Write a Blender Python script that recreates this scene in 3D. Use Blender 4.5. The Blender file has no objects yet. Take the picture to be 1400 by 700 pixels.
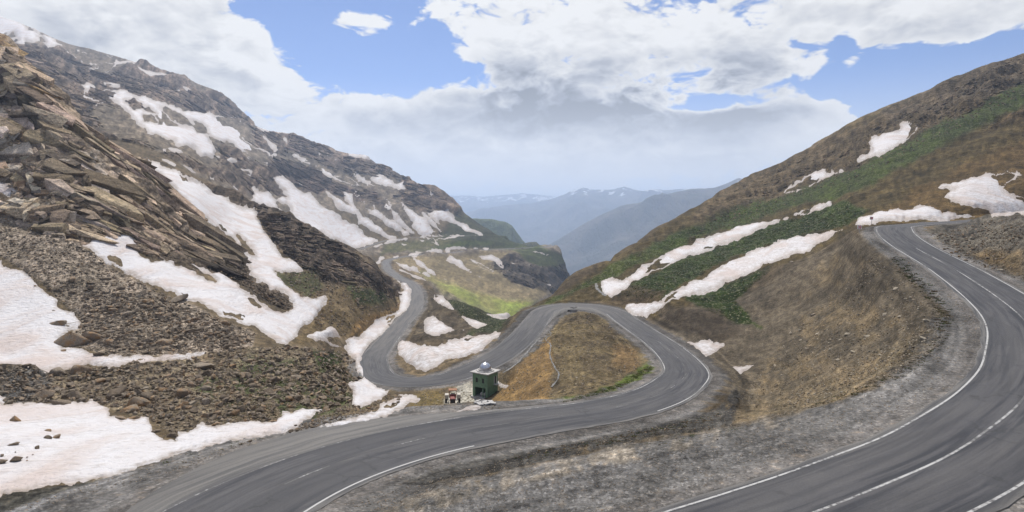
import bpy, math, random
import numpy as np
R = math.radians
random.seed(7)
rng = np.random.default_rng(11)
SC = bpy.context.scene
COL = SC.collection
F, HY = 800.0, 300.0        # focal length and level-line row of the 1400 x 700 picture frame
# ------------------------------------------------------------------ camera
cam = bpy.data.cameras.new('camera')
camo = bpy.data.objects.new('camera', cam); COL.objects.link(camo)
cam.sensor_width = 36.0; cam.lens = 36.0 * F / 1400.0
cam.shift_y = -50.0 / 1400.0
cam.clip_start = 0.5; cam.clip_end = 90000.0
camo.location = (0, 0, 0); camo.rotation_euler = (R(90), 0, 0)
SC.camera = camo
# ------------------------------------------------------------------ exposure, sampling
SC.view_settings.view_transform = 'Standard'; SC.view_settings.look = 'None'
SC.view_settings.exposure = 0.0; SC.view_settings.gamma = 1.0; SC.view_settings.use_curve_mapping = False
SC.render.engine = 'CYCLES'
try:
    SC.cycles.use_denoising = True; SC.cycles.denoiser = 'OPENIMAGEDENOISE'
except Exception:
    pass
SC.cycles.max_bounces = 4; SC.cycles.diffuse_bounces = 2; SC.cycles.glossy_bounces = 2; SC.cycles.volume_bounces = 1
SC.cycles.use_adaptive_sampling = True; SC.cycles.adaptive_threshold = 0.02
# ------------------------------------------------------------------ sun
SUN_EL, SUN_AZ = R(57), R(-14)          # azimuth measured from straight ahead towards the right
sl = bpy.data.lights.new('sun', 'SUN'); sl.energy = 4.8; sl.angle = R(1.0); sl.color = (1.0, 0.95, 0.88)
so = bpy.data.objects.new('sun', sl); COL.objects.link(so)
so.rotation_euler = (R(90) - SUN_EL, 0, -SUN_AZ + math.pi)
# node helpers
class NT:
    def __init__(s, tree): s.t = tree; s.n = tree.nodes; s.l = tree.links
    def node(s, typ, **kw):
        n = s.n.new(typ)
        for k, v in kw.items(): setattr(n, k, v)
        return n
    def put(s, sock, v):
        if isinstance(v, bpy.types.NodeSocket): s.l.new(v, sock)
        else: sock.default_value = v
    def math(s, op, a, b=None, c=None, clamp=False):
        n = s.node('ShaderNodeMath', operation=op, use_clamp=clamp); s.put(n.inputs[0], a)
        if b is not None: s.put(n.inputs[1], b)
        if c is not None: s.put(n.inputs[2], c)
        return n.outputs[0]
    def vmath(s, op, a, b=None, scale=None):
        n = s.node('ShaderNodeVectorMath', operation=op); s.put(n.inputs[0], a)
        if b is not None: s.put(n.inputs[1], b)
        if scale is not None: s.put(n.inputs[3], scale)
        return n.outputs[0]
    def noise(s, vec, scale, detail=4, rough=0.55, dist=0.0, out=0, lac=2.0):
        n = s.node('ShaderNodeTexNoise'); s.put(n.inputs['Vector'], vec)
        s.put(n.inputs['Scale'], scale); s.put(n.inputs['Detail'], detail); s.put(n.inputs['Roughness'], rough)
        s.put(n.inputs['Distortion'], dist); s.put(n.inputs['Lacunarity'], lac)
        return n.outputs[out]
    def ramp(s, x, lo, hi, a=0.0, b=1.0, smooth=True):
        n = s.node('ShaderNodeMapRange', interpolation_type='SMOOTHSTEP' if smooth else 'LINEAR')
        s.put(n.inputs[0], x); s.put(n.inputs[1], lo); s.put(n.inputs[2], hi); s.put(n.inputs[3], a); s.put(n.inputs[4], b)
        return n.outputs[0]
    def mix(s, f, a, b, mode='MIX'):
        n = s.node('ShaderNodeMix', data_type='RGBA', blend_type=mode, clamp_factor=True)
        s.put(n.inputs[0], f); s.put(n.inputs[6], a); s.put(n.inputs[7], b)
        return n.outputs[2]
    def attr(s, name, out='Fac'):
        n = s.node('ShaderNodeAttribute'); n.attribute_name = name
        return n.outputs[out]
def rgb(r, g, b): return (r, g, b, 1.0)
# ------------------------------------------------------------------ sky: Nishita with cumulus laid over it by direction
world = bpy.data.worlds.new('World'); SC.world = world; world.use_nodes = True
W = NT(world.node_tree)
for n in list(W.n): W.n.remove(n)
# (azimuth deg, elevation deg, half width, half height, tilt deg, amount): amount > 0 adds cloud, < 0 opens blue sky
def img_dir(px, py):
    x, z = (px - 700) / F, -(py - HY) / F
    az = math.degrees(math.atan2(x, 1)); el = math.degrees(math.atan2(z, math.hypot(x, 1)))
    return az, el
def blob(px, py, wx, wy, amt, tilt=0):
    az, el = img_dir(px, py)
    k = 57.3 / F * math.cos(R(az)) ** 2
    return (az, el, wx * k, wy * 57.3 / F * math.cos(R(az)), tilt, amt)
SKY_BLOBS = [blob(470, 70, 95, 44, -1.5, -22), blob(600, 88, 52, 26, -1.1, -10), blob(385, 0, 55, 26, -1.0), blob(545, 20, 50, 40, -0.9), blob(600, 165, 130, 38, .9), blob(500, 150, 60, 30, .6, -20), blob(850, 170, 260, 22, .7), blob(720, 215, 200, 26, .7), blob(45, 30, 90, 30, .4), blob(210, 35, 60, 30, .5), blob(300, 115, 60, 30, .4),
    blob(480, 32, 52, 15, 1.35, 6), blob(508, 48, 20, 5, .7), blob(330, 62, 60, 40, 0.7, -25),
    blob(1195, 112, 62, 32, -1.6, 15), blob(1330, 88, 130, 22, -1.5, 12), blob(1148, 70, 14, 60, -0.8, -25), blob(1260, 130, 90, 30, -1.3, 22), blob(1120, 120, 26, 16, -0.7),
    blob(1290, 12, 150, 34, 1.1, -8), blob(860, 60, 280, 80, 0.7, 0), blob(1040, 175, 130, 36, 1.0, 12), blob(1120, 158, 44, 20, 0.8), blob(975, 143, 46, 9, -1.1, 0),
    blob(1240, 101, 26, 4, 0.9), blob(1285, 112, 40, 8, 0.9, 25), blob(150, 80, 300, 130, 0.6)]
SHADE_BLOBS = [blob(790, 126, 230, 36, -1.0, -3), blob(1000, 100, 90, 40, -0.7, 10), blob(110, 70, 190, 60, -0.12, 15), blob(950, 185, 110, 26, -0.5),
    blob(600, 170, 150, 18, -0.55), blob(1030, 165, 60, 26, -0.28), blob(880, 140, 120, 20, -.25), blob(350, 180, 120, 40, -.2), blob(1330, 20, 60, 16, -.2)]
def make_density_group():
    g = bpy.data.node_groups.new('cloud_density', 'ShaderNodeTree')
    g.interface.new_socket(name='Direction', in_out='INPUT', socket_type='NodeSocketVector')
    for nm in ('Density', 'Shade', 'Billow'): g.interface.new_socket(name=nm, in_out='OUTPUT', socket_type='NodeSocketFloat')
    T = NT(g)
    gi = T.node('NodeGroupInput'); go = T.node('NodeGroupOutput')
    sep = T.node('ShaderNodeSeparateXYZ'); T.l.new(gi.outputs[0], sep.inputs[0])
    x, y, z = sep.outputs
    D = 180 / math.pi
    az = T.math('MULTIPLY', T.math('ARCTAN2', x, y), D)
    el = T.math('MULTIPLY', T.math('ARCSINE', z), D)
    # noise on a cloud deck seen in perspective: squeezed towards the horizon
    vv = T.vmath('MULTIPLY', gi.outputs[0], (1.0, 1.0, 1.9))
    warp = T.noise(vv, 5.0, 3, 0.55, out=1)
    vw = T.vmath('ADD', vv, T.vmath('SCALE', T.vmath('SUBTRACT', warp, (.5, .5, .5)), scale=0.16))
    big = T.noise(vv, 3.2, 3, 0.5, 0.0)
    fine = T.noise(vw, 8.5, 10, 0.56, 0.0)
    bil = T.node('ShaderNodeTexVoronoi', feature='SMOOTH_F1'); T.put(bil.inputs['Vector'], vw)
    bil.inputs['Scale'].default_value = 17.0; bil.inputs['Smoothness'].default_value = 0.35
    bil.inputs['Detail'].default_value = 3.0; bil.inputs['Roughness'].default_value = 0.55
    puff = T.math('SUBTRACT', 0.42, bil.outputs['Distance'])
    def summed(blobs):
        acc = None
        for (a, e, wa, we, tilt, amt) in blobs:
            da = T.math('SUBTRACT', az, a); de = T.math('SUBTRACT', el, e)
            c, s = math.cos(R(tilt)), math.sin(R(tilt))
            u = T.math('DIVIDE', T.math('ADD', T.math('MULTIPLY', da, c), T.math('MULTIPLY', de, s)), wa)
            v = T.math('DIVIDE', T.math('SUBTRACT', T.math('MULTIPLY', de, c), T.math('MULTIPLY', da, s)), we)
            r2 = T.math('ADD', T.math('MULTIPLY', u, u), T.math('MULTIPLY', v, v))
            r2 = T.math('POWER', r2, 1.35)
            gss = T.math('MULTIPLY', T.math('EXPONENT', T.math('MULTIPLY', r2, -0.6)), amt)
            acc = gss if acc is None else T.math('ADD', acc, gss)
        return acc
    cover = T.math('ADD', summed(SKY_BLOBS), 0.66)
    d = T.math('ADD', cover, T.math('MULTIPLY', T.math('SUBTRACT', big, 0.5), 1.3))
    d = T.math('ADD', d, T.math('MULTIPLY', T.math('SUBTRACT', fine, 0.5), 3.0))
    d = T.math('ADD', d, T.math('MULTIPLY', puff, 0.9))
    T.l.new(d, go.inputs[0]); T.l.new(summed(SHADE_BLOBS), go.inputs[1])
    T.l.new(T.math('ADD', fine, T.math('MULTIPLY', puff, 0.5)), go.inputs[2])
    return g
dg = make_density_group()
tc = W.node('ShaderNodeTexCoord')
dirn = W.vmath('NORMALIZE', tc.outputs['Generated'])
sky = W.node('ShaderNodeTexSky', sky_type='NISHITA'); sky.sun_disc = False
sky.sun_elevation = SUN_EL; sky.sun_rotation = SUN_AZ; sky.altitude = 2600; sky.air_density = 1.0; sky.dust_density = 0.8; sky.ozone_density = 1.6
g1 = W.node('ShaderNodeGroup'); g1.node_tree = dg; W.l.new(dirn, g1.inputs[0])
g2 = W.node('ShaderNodeGroup'); g2.node_tree = dg
W.l.new(W.vmath('NORMALIZE', W.vmath('ADD', dirn, (0.004, 0.0, 0.026))), g2.inputs[0])
dens = W.ramp(g1.outputs[0], 0.0, 0.38)
rim = W.math('SUBTRACT', g1.outputs[2], g2.outputs[2])          # lit from above: brighter where the cloud thins upward
g3 = W.node('ShaderNodeGroup'); g3.node_tree = dg
W.l.new(W.vmath('NORMALIZE', W.vmath('ADD', dirn, (0.012, 0.0, 0.07))), g3.inputs[0])
thick = W.math('MULTIPLY', W.ramp(g3.outputs[0], 0.1, 1.4), W.ramp(g1.outputs[0], 0.1, 1.3))
lum = W.math('ADD', 0.98, W.math('MULTIPLY', rim, 0.40))
lum = W.math('SUBTRACT', lum, W.math('MULTIPLY', thick, 0.26))
shd = W.math('MULTIPLY', g1.outputs[1], W.ramp(g1.outputs[0], 0.1, 1.5))
lum = W.math('ADD', lum, W.math('MULTIPLY', shd, 0.62))
lum = W.math('MINIMUM', W.math('MAXIMUM', lum, 0.36), 0.98)
tint = W.mix(W.ramp(lum, 0.45, 0.95), rgb(0.86, 0.90, 1.0), rgb(1.0, 0.995, 0.985))
ccol = W.vmath('SCALE', tint, scale=W.math('MULTIPLY', lum, 9.3))
zsep = W.node('ShaderNodeSeparateXYZ'); W.l.new(dirn, zsep.inputs[0])
up = zsep.outputs[2]
skyc = W.vmath('MULTIPLY', sky.outputs[0], (0.95, 0.95, 1.08))
skyc = W.vmath('SCALE', skyc, scale=1.2)
col = W.mix(dens, skyc, ccol)
hazef = W.ramp(up, 0.24, 0.03, 0.0, 0.88)
col = W.mix(hazef, col, rgb(8.3, 8.55, 9.0))
bg = W.node('ShaderNodeBackground'); W.l.new(col, bg.inputs[0]); bg.inputs[1].default_value = 0.10
wo = W.node('ShaderNodeOutputWorld'); W.l.new(bg.outputs[0], wo.inputs[0])
try: world.cycles.sampling_method = 'MANUAL'; world.cycles.sample_map_resolution = 512
except Exception: pass
# ================================================================== numeric helpers
_perm = rng.permutation(256).astype(np.int32); _perm = np.concatenate([_perm, _perm])
_grad = rng.normal(size=(256, 3)).astype(np.float32); _grad /= np.linalg.norm(_grad, axis=1)[:, None]
def perlin(P, seed=0):
    """gradient noise of an (N,3) array, about -0.6 .. 0.6"""
    P = P.astype(np.float32) + np.float32(seed * 17.13)
    I = np.floor(P).astype(np.int32); f = P - I; u = f * f * f * (f * (f * 6 - 15) + 10)
    I &= 255; out = 0
    for dx in (0, 1):
        a = _perm[(I[:, 0] + dx) & 255]; wx = u[:, 0] if dx else 1 - u[:, 0]
        for dy in (0, 1):
            b = _perm[a + ((I[:, 1] + dy) & 255)]; wy = u[:, 1] if dy else 1 - u[:, 1]
            for dz in (0, 1):
                h = _perm[b + ((I[:, 2] + dz) & 255)]; wz = u[:, 2] if dz else 1 - u[:, 2]
                g = _grad[h]
                out = out + (g[:, 0] * (f[:, 0] - dx) + g[:, 1] * (f[:, 1] - dy) + g[:, 2] * (f[:, 2] - dz)) * (wx * wy * wz)
    return out * 1.5
def fbm(P, scale, octs, gain=0.5, seed=0):
    s = 0; a = 1.0; t = 0
    for k in range(octs):
        s = s + a * perlin(P * np.float32(scale), seed + k); t += a; a *= gain; scale *= 2.03
    return s / t
def sstep(x, a, b):
    t = np.clip((x - a) / (b - a), 0, 1); return t * t * (3 - 2 * t)
def catmull(P, n=10):
    P = np.array(P, float); Q = np.vstack([2 * P[0] - P[1], P, 2 * P[-1] - P[-2]]); out = []
    for i in range(len(P) - 1):
        p0, p1, p2, p3 = Q[i:i + 4]
        t = np.linspace(0, 1, n, endpoint=False)[:, None]
        out.append(.5 * ((2 * p1) + (-p0 + p2) * t + (2 * p0 - 5 * p1 + 4 * p2 - p3) * t * t + (-p0 + 3 * p1 - 3 * p2 + p3) * t ** 3))
    out.append(P[-1:]); return np.vstack(out)
def resample(C, step):
    s = np.r_[0, np.cumsum(np.linalg.norm(np.diff(C, axis=0), axis=1))]
    n = max(2, int(s[-1] / step)); t = np.linspace(0, s[-1], n)
    return np.c_[[np.interp(t, s, C[:, k]) for k in range(C.shape[1])]].T
def to_px(P): 
    y = np.maximum(P[..., 1], 1.0); return 700 + F * P[..., 0] / y, HY - F * P[..., 2] / y
def at(px, py, d): return np.array([(px - 700) / F * d, d, -(py - HY) / F * d])
# ================================================================== the road's centre line (metres)
ROAD_PTS = [(190, 182, 1.6), (155, 172, .6), (130, 162.5, -.2), (112.55, 152.93, -.81), (91.89, 138.81, -1.55), (85.64, 131.11, -2.13), (79.79, 120.8, -3.46),
    (74.56, 108.02, -5.33), (66.94, 87.53, -7.93), (52.98, 61.01, -10.09), (41.52, 46.18, -11.29), (33.83, 38.71, -11.92),
    (26.55, 33.28, -12.39), (22.63, 30.76, -12.65), (18.73, 28.68, -12.84), (14.92, 26.92, -13.15), (10.12, 24.98, -13.55),
    (4.99, 23.12, -14.0), (-0.51, 21.38, -14.4), (-6.2, 19.9, -14.5), (-11.2, 20.1, -14.4), (-13.9, 23.4, -14.25), (-13.7, 28.14, -14.23), (-11.21, 36.5, -15.35), (-5.98, 44.39, -16.51), (2.2, 52.2, -17.85),
    (10.27, 59.96, -19.39), (17.34, 69.59, -20.93), (23.22, 81.25, -22.58), (27.54, 92.46, -23.89), (30.3, 108.42, -25.23), (31.5, 125, -26.25),
    (31.2, 142, -26.75), (30.6, 158, -27.0), (30.4, 170, -27.2), (28.8, 179.5, -27.4), (25, 186.2, -27.5), (19.6, 188.8, -27.6), (14.3, 186.4, -27.75), (10.5, 180, -27.85), (8.4, 170, -27.9), (5.44, 155.01, -28.24), (1.91, 139.99, -28.86),
    (-2, 129, -29.6), (-6.13, 121.62, -30.26), (-12, 114.9, -31), (-19.92, 113.72, -31.62), (-27, 122, -33), (-31.7, 135, -34.5), (-36, 152, -36.2), (-38.42, 168.04, -37.86),
    (-41.8, 201.53, -40.31), (-44.98, 238.38, -42.32), (-50.56, 309.54, -45.03), (-69.84, 417.21, -47.63), (-100, 510, -49.6),
    (-125, 590, -50.6), (-139, 650, -51.6), (-152, 705, -53), (-160, 755, -52.6), (-155, 800, -52.2), (-138, 850, -52), (-112, 905, -52.6), (-71, 980, -53), (-26, 1050, -53), (31, 1120, -53.9), (62, 1170, -55.5), (82, 1230, -56.5), (80, 1300, -57)]
ROAD = resample(catmull(ROAD_PTS), 1.0)
for _ in range(3): ROAD[1:-1] = (ROAD[:-2] + 2 * ROAD[1:-1] + ROAD[2:]) / 4
APEX = int(np.argmin((ROAD[:, 0] - 20.5) ** 2 + (ROAD[:, 1] - 189) ** 2))
_w = np.clip(1.2 - np.abs(np.arange(len(ROAD)) - APEX) / 40.0, 0, 1)[1:-1, None]
for _ in range(8): ROAD[1:-1] += _w * ((ROAD[:-2] + ROAD[2:]) / 2 - ROAD[1:-1])
EXTRA = 8.5 * np.exp(-((np.arange(len(ROAD)) - APEX) / 17.0) ** 2)          # the asphalt widens round the far bend
_ll = int(np.argmin((ROAD[:, 0] + 9.5) ** 2 + (ROAD[:, 1] - 38.5) ** 2))
_e2 = np.exp(-((np.arange(len(ROAD)) - _ll) / 12.0) ** 2)
EXL = EXTRA + 3.8 * _e2; EXR = EXTRA * .05            # extra asphalt on the left (+) and right (-) of the centre line
TRACK_PTS = [(-225, 800, -42), tuple(at(490, 341.5, 832)), tuple(at(510, 334.5, 880)), tuple(at(530, 328.5, 925)), tuple(at(565, 325, 975)), tuple(at(600, 323, 1015)), tuple(at(640, 321.8, 1070)), tuple(at(658, 321, 1100)), tuple(at(672, 321.5, 1140)), tuple(at(690, 322.5, 1190))]
TRACK = resample(catmull(TRACK_PTS), 2.0)
def along(C):
    T = np.gradient(C[:, :2], axis=0); T /= np.linalg.norm(T, axis=1)[:, None] + 1e-9
    s = np.r_[0, np.cumsum(np.linalg.norm(np.diff(C[:, :2], axis=0), axis=1))]
    return np.c_[-T[:, 1], T[:, 0]], s
# ================================================================== the land's shape: control heights, column by column
# column (picture x) -> list of (picture row or None, distance, drop below eye)
def P_(py, d): return (d, (py - HY) * d / F)
CP = {
 -500: [(6, 15), (14, 15), (25, 15.5), (45, 17), (60, 16), (80, 16), (110, 0), (150, -40), (230, -100), (400, -130), (900, -330), (1500, -500), (1900, -400)],
 -200: [(6, 14.5), (14, 14.5), (25, 15), (45, 17), (60, 17), (80, 17), (110, 8), (150, -20), (230, -90), (400, -110), (900, -300), (1500, -500), (1900, -400)],
 0: [(6, 14), (14, 14), (20, 14.3), P_(700, 28.5), P_(672, 31), P_(600, 42), P_(550, 57), P_(525, 66), P_(503, 74), P_(484, 84), P_(440, 94), P_(400, 104), P_(355, 120), P_(300, 138), P_(270, 150), P_(180, 170), P_(110, 188), P_(55, 205), (235, -62), (300, -60), (500, -120), P_(62, 1000), P_(45, 1200), P_(25, 1450), (1700, -440), (1900, -380)],
 50: [P_(668, 31.5), P_(600, 43.5), P_(552, 58), P_(510, 75), P_(500, 78), P_(385, 110), P_(330, 128), P_(300, 140), P_(240, 155), P_(160, 177), P_(103, 197), (225, -46), (300, -50), (480, -90), P_(70, 900), P_(44, 1430), (1700, -400)],
 100: [(6, 13.5), (14, 13.5), (20, 14), P_(690, 29), P_(662, 32.5), P_(600, 45), P_(550, 60), P_(515, 75), P_(490, 86), P_(460, 93), P_(430, 102), P_(350, 122), P_(322, 133), P_(250, 155), P_(175, 183), (230, -27), (300, -30), P_(165, 450), P_(150, 560), P_(100, 950), P_(69, 1400), (1700, -360), (1900, -300)],
 150: [P_(652, 34), P_(572, 53), P_(545, 63), P_(500, 80), P_(488, 86), P_(400, 110), P_(365, 123), P_(330, 138), P_(270, 160), P_(205, 195), (240, -15), (320, -30), P_(180, 450), P_(130, 800), P_(78, 1400), (1700, -340)],
 200: [(6, 13), (14, 13), (22, 14), P_(640, 36), P_(600, 45), P_(575, 53), P_(530, 68), P_(495, 82), P_(470, 92), P_(400, 112), P_(385, 118), P_(355, 135), P_(300, 160), P_(240, 195), P_(229, 206), (232, -20.5), P_(190, 430), P_(140, 800), P_(110, 1100), P_(92, 1400), (1700, -320), (1900, -260)],
 250: [P_(621, 40), P_(593, 47), P_(540, 65), P_(488, 86), P_(440, 103), P_(404, 117), P_(370, 145), P_(320, 178), P_(280, 203), P_(255, 245), P_(242, 275), P_(235, 300), P_(215, 450), P_(190, 620), P_(155, 900), P_(130, 1100), P_(108, 1400), (1700, -300)],
 300: [(6, 13), (14, 13), (24, 13.8), P_(607, 43), P_(582, 50), P_(540, 66), P_(500, 82), P_(478, 94), P_(440, 105), P_(425, 115), P_(400, 135), P_(375, 155), P_(345, 180), P_(318, 202), (218, 4), P_(300, 245), P_(270, 320), P_(256, 350), (420, -14), P_(235, 650), P_(180, 950), P_(150, 1200), P_(127, 1400), (1700, -270), (1900, -220)],
 350: [P_(597, 46), P_(573, 54), P_(530, 73), P_(485, 92), P_(452, 110), P_(420, 138), P_(390, 160), P_(372, 190), P_(350, 220), P_(310, 290), P_(287, 340), P_(278, 355), (430, -5), P_(272, 660), P_(210, 1000), P_(176, 1400), (1700, -190)],
 400: [(6, 13), (14, 13), (26, 13.8), (36, 15), P_(588, 49), P_(562, 60), P_(520, 78), P_(490, 92), P_(480, 98), P_(470, 120), P_(440, 150), P_(400, 180), P_(360, 230), P_(340, 260), P_(300, 320), (400, 15), (520, 15), P_(296, 720), P_(250, 980), P_(220, 1150), P_(185, 1400), (1700, -150), (1900, -120)],
 450: [P_(580, 53), P_(565, 61), P_(520, 85), P_(484, 103), P_(460, 150), P_(440, 175), P_(405, 200), P_(370, 245), P_(326, 310), (400, 34), (550, 40), P_(321, 760), P_(280, 960), P_(240, 1150), P_(203, 1400), (1700, -110)],
 480: [P_(574, 56), P_(560, 64), P_(545, 85), P_(510, 112), P_(480, 128), P_(460, 160), P_(445, 185), P_(430, 200), P_(380, 245), P_(341, 300), (380, 36), (550, 50), P_(345, 810), P_(338, 840), P_(210, 1400)],
 500: [(6, 13.3), (14, 13.3), (28, 13.8), (40, 16), P_(571, 58), P_(564, 66), P_(558, 76), P_(545, 90), P_(532, 102), P_(508, 118), P_(490, 128), P_(462, 163), P_(435, 195), P_(390, 240), P_(354, 290), (370, 46), (550, 54), P_(346, 800), P_(333, 900), P_(300, 980), P_(250, 1200), P_(213, 1400), (1700, -90), (1900, -60)],
 525: [P_(566, 60), P_(548, 85), P_(540, 95), P_(436, 205), P_(405, 235), P_(374, 285), (345, 44), (550, 55)],
 545: [P_(563, 61), P_(555, 80), P_(545, 94), P_(422, 222), P_(410, 245), P_(393, 275), (330, 45), (400, 50), (560, 56), P_(340, 890), P_(328, 960), P_(290, 1050), P_(241, 1330), (1600, -60)],
 570: [P_(557, 63), P_(557, 82), P_(548, 93), P_(480, 138), P_(468, 155), P_(450, 190), P_(430, 232), P_(380, 560), P_(370, 680), P_(356, 780), P_(337, 930), P_(252, 1330), (1600, -40)],
 600: [(6, 13.4), (14, 13.4), (30, 13.8), (36, 15), P_(561, 63), (75, 26), P_(553, 94), P_(540, 101), P_(488, 139), P_(470, 160), P_(455, 195), P_(430, 235), P_(412, 285), P_(398, 330), (400, 60), P_(395, 640), P_(370, 760), P_(356, 850), P_(338, 940), P_(310, 1050), P_(262, 1330), (1600, 0), (1900, 60)],
 630: [P_(560, 64), (78, 27), P_(552, 96), P_(538, 103), P_(483, 143), P_(463, 170), P_(452, 200), P_(440, 240), P_(413, 290), (360, 68), P_(405, 640), P_(380, 740), P_(360, 860), P_(330, 990), P_(312, 1110), P_(288, 1290), (1600, 60)],
 650: [P_(558, 65), (80, 28), P_(550, 97), P_(535, 105), P_(476, 150), P_(457, 185), P_(440, 240), P_(421, 272), (340, 72), P_(416, 640), P_(390, 740), P_(362, 880), P_(328, 1030), P_(303, 1270), (1600, 90)],
 680: [P_(556, 66), (79, 27.5), P_(545, 95), P_(530, 104), P_(462, 165), P_(450, 190), P_(437, 245), P_(431, 262), (330, 76), P_(428, 650), P_(400, 760), P_(370, 880), P_(345, 1000), P_(322, 1180), P_(319, 1230), (1600, 150)],
 700: [(6, 13.5), (14, 13.5), (18, 13.7), P_(680, 28.5), P_(645, 33), P_(626, 38), P_(613, 42), P_(554, 67), (79, 26.2), P_(535, 92), P_(512, 103), P_(504, 109), P_(441, 192), P_(436, 215), (280, 70), (450, 95), P_(426, 680), P_(400, 800), P_(370, 920), P_(347, 1030), P_(331, 1200), (1500, 180), (1900, 300)],
 740: [P_(670, 29), P_(632, 34), P_(618, 39), P_(606, 44), P_(549, 68), P_(525, 82), P_(500, 98), P_(480, 112), P_(463, 126), P_(418, 195), P_(411, 222), (300, 82), (500, 110), P_(400, 850), P_(370, 1000), P_(346, 1120), P_(339, 1180), P_(342, 1250), (1400, 180)],
 765: [P_(540, 70), P_(500, 96), P_(460, 122), P_(432, 158), P_(399, 240), P_(393, 260), (320, 85), (500, 120), P_(405, 950), P_(385, 1060), P_(358, 1150), P_(350, 1190), (1300, 200)],
 782: [P_(533, 71), P_(430, 165), P_(385, 270), (350, 90), (600, 140), P_(405, 1080), P_(385, 1130), P_(374, 1160), (1250, 230)],
 800: [(6, 13.4), (12, 13.3), (18, 13.4), P_(660, 29.5), P_(622, 34.5), P_(607, 40), P_(598, 44), P_(540, 68), P_(528, 73), P_(500, 94), P_(460, 120), P_(432, 165), P_(402, 215), P_(376, 280), (380, 100), (700, 170), (1100, 240), (1500, 300), (1900, 350)],
 840: [P_(525, 75), P_(490, 98), P_(455, 126), P_(412, 190), P_(397, 205), P_(385, 225), P_(352, 320), (420, 100), (800, 190)],
 880: [P_(612, 35.5), P_(598, 41), P_(588, 47), P_(505, 88), P_(437, 148), P_(420, 160), P_(400, 185), P_(370, 240), P_(330, 370), (500, 110)],
 920: [(6, 13.2), (12, 13.2), (18, 13.3), P_(650, 30.5), P_(602, 36.5), P_(590, 42), P_(580, 49), P_(452, 131), P_(425, 152), P_(400, 178), P_(370, 235), P_(340, 300), P_(307, 400), (560, 90), (900, 200), (1500, 260), (1900, 300)],
 960: [P_(592, 38), P_(575, 50), P_(565, 60), P_(470, 122), P_(440, 140), P_(400, 185), P_(350, 270), P_(284, 430)],
 1000: [P_(635, 31), P_(582, 39), P_(572, 52), P_(560, 68), P_(545, 84), P_(500, 107), P_(480, 116), P_(440, 138), P_(410, 165), P_(380, 205), P_(340, 270), P_(302, 350), P_(263, 480), (650, 40), (1000, 120)],
 1060: [(6, 13), (12, 13), (18, 13.1), P_(572, 40.5), P_(564, 52), P_(550, 72), P_(520, 88), P_(470, 112), P_(420, 140), P_(370, 168), P_(340, 215), P_(300, 290), P_(260, 380), P_(226, 470), (650, 10), (1000, 60), (1500, 150), (1900, 200)],
 1120: [P_(590, 36), P_(557, 42.5), P_(545, 56), P_(500, 79), P_(450, 102), P_(400, 128), P_(355, 155), P_(335, 200), P_(300, 260), P_(245, 370), P_(193, 470), (650, -20)],
 1180: [(6, 12.7), (12, 12.7), (20, 12.9), P_(570, 37), P_(536, 43.5), P_(520, 53), P_(480, 70), P_(430, 92), P_(380, 118), P_(335, 142), P_(313, 152), P_(305, 172), P_(285, 220), P_(250, 280), P_(200, 370), P_(158, 440), (620, -50), (1000, 20), (1500, 100), (1900, 150)],
 1240: [P_(500, 47), P_(470, 58), P_(430, 73), P_(390, 90), P_(370, 100), P_(300, 172), P_(292, 185), P_(275, 215), P_(240, 270), P_(180, 350), P_(133, 420), (600, -70)],
 1290: [(6, 12.3), (12, 12.3), (20, 12.4), P_(475, 49), P_(440, 58), P_(415, 68), P_(322, 128), P_(308, 138), P_(296, 165), P_(270, 200), P_(240, 250), P_(160, 350), P_(111, 410), (600, -90), (1000, -20), (1900, 100)],
 1340: [P_(440, 55), P_(345, 95), P_(310, 118), P_(297, 132), P_(296, 150), P_(284, 180), P_(250, 220), P_(220, 260), P_(150, 330), P_(94, 400), (600, -110)],
 1400: [(6, 12), (12, 12), (22, 11.9), P_(385, 68), P_(330, 88), P_(294, 112), P_(291, 140), P_(288, 165), P_(260, 200), P_(200, 270), P_(140, 330), P_(77, 400), (600, -120), (1000, -60), (1900, 60)],
 1500: [(6, 12), (14, 11.5), (30, 11), (40, 10), P_(400, 62), P_(330, 80), P_(280, 110), P_(275, 145), P_(270, 170), P_(170, 280), P_(40, 400), (600, -140), (1000, -90), (1900, 0)],
 1900: [(6, 12), (14, 11.5), (30, 10), (60, 6), (100, -3), (170, -20), (280, -70), (400, -150), (600, -190), (1000, -150), (1900, -60)],
}
KX, KV = 1 / 100.0, 4.2
cx, cv, cf = [], [], []
for px, lst in CP.items():
    for d, H in lst:
        cx.append(px * KX); cv.append(math.log(d) * KV); cf.append(H / math.sqrt(d))
def add_road_controls(C, step, offs):
    N, s = along(C); last = None
    for i in range(len(C)):
        x, y, z = C[i]
        if y < 9: continue
        q = np.array([(700 + F * x / y) * KX, math.log(y) * KV])
        if last is not None and np.linalg.norm(q - last) < step: continue
        last = q
        for o in offs:
            X = x + N[i, 0] * o; Y = y + N[i, 1] * o
            cx.append((700 + F * X / Y) * KX); cv.append(math.log(Y) * KV); cf.append((-z + 0.02 * abs(o)) / math.sqrt(Y))
add_road_controls(ROAD, 0.22, (-4.5, 4.5)); add_road_controls(TRACK, 0.25, (0,))
cpt = np.c_[cx, cv]; cf = np.array(cf)
keep = np.ones(len(cpt), bool)
for i in range(len(cpt)):                       # drop coincident controls
    if keep[i]:
        dd = np.abs(cpt[i + 1:] - cpt[i]).sum(1) < 0.05
        keep[i + 1:][dd] = False
cpt = cpt[keep]; cf = cf[keep]
n = len(cpt)
def kern(A, B):
    r = np.sqrt(((A[:, None] - B[None]) ** 2).sum(2) + 0.01); return r
K = kern(cpt, cpt) - np.eye(n) * 0.02
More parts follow.
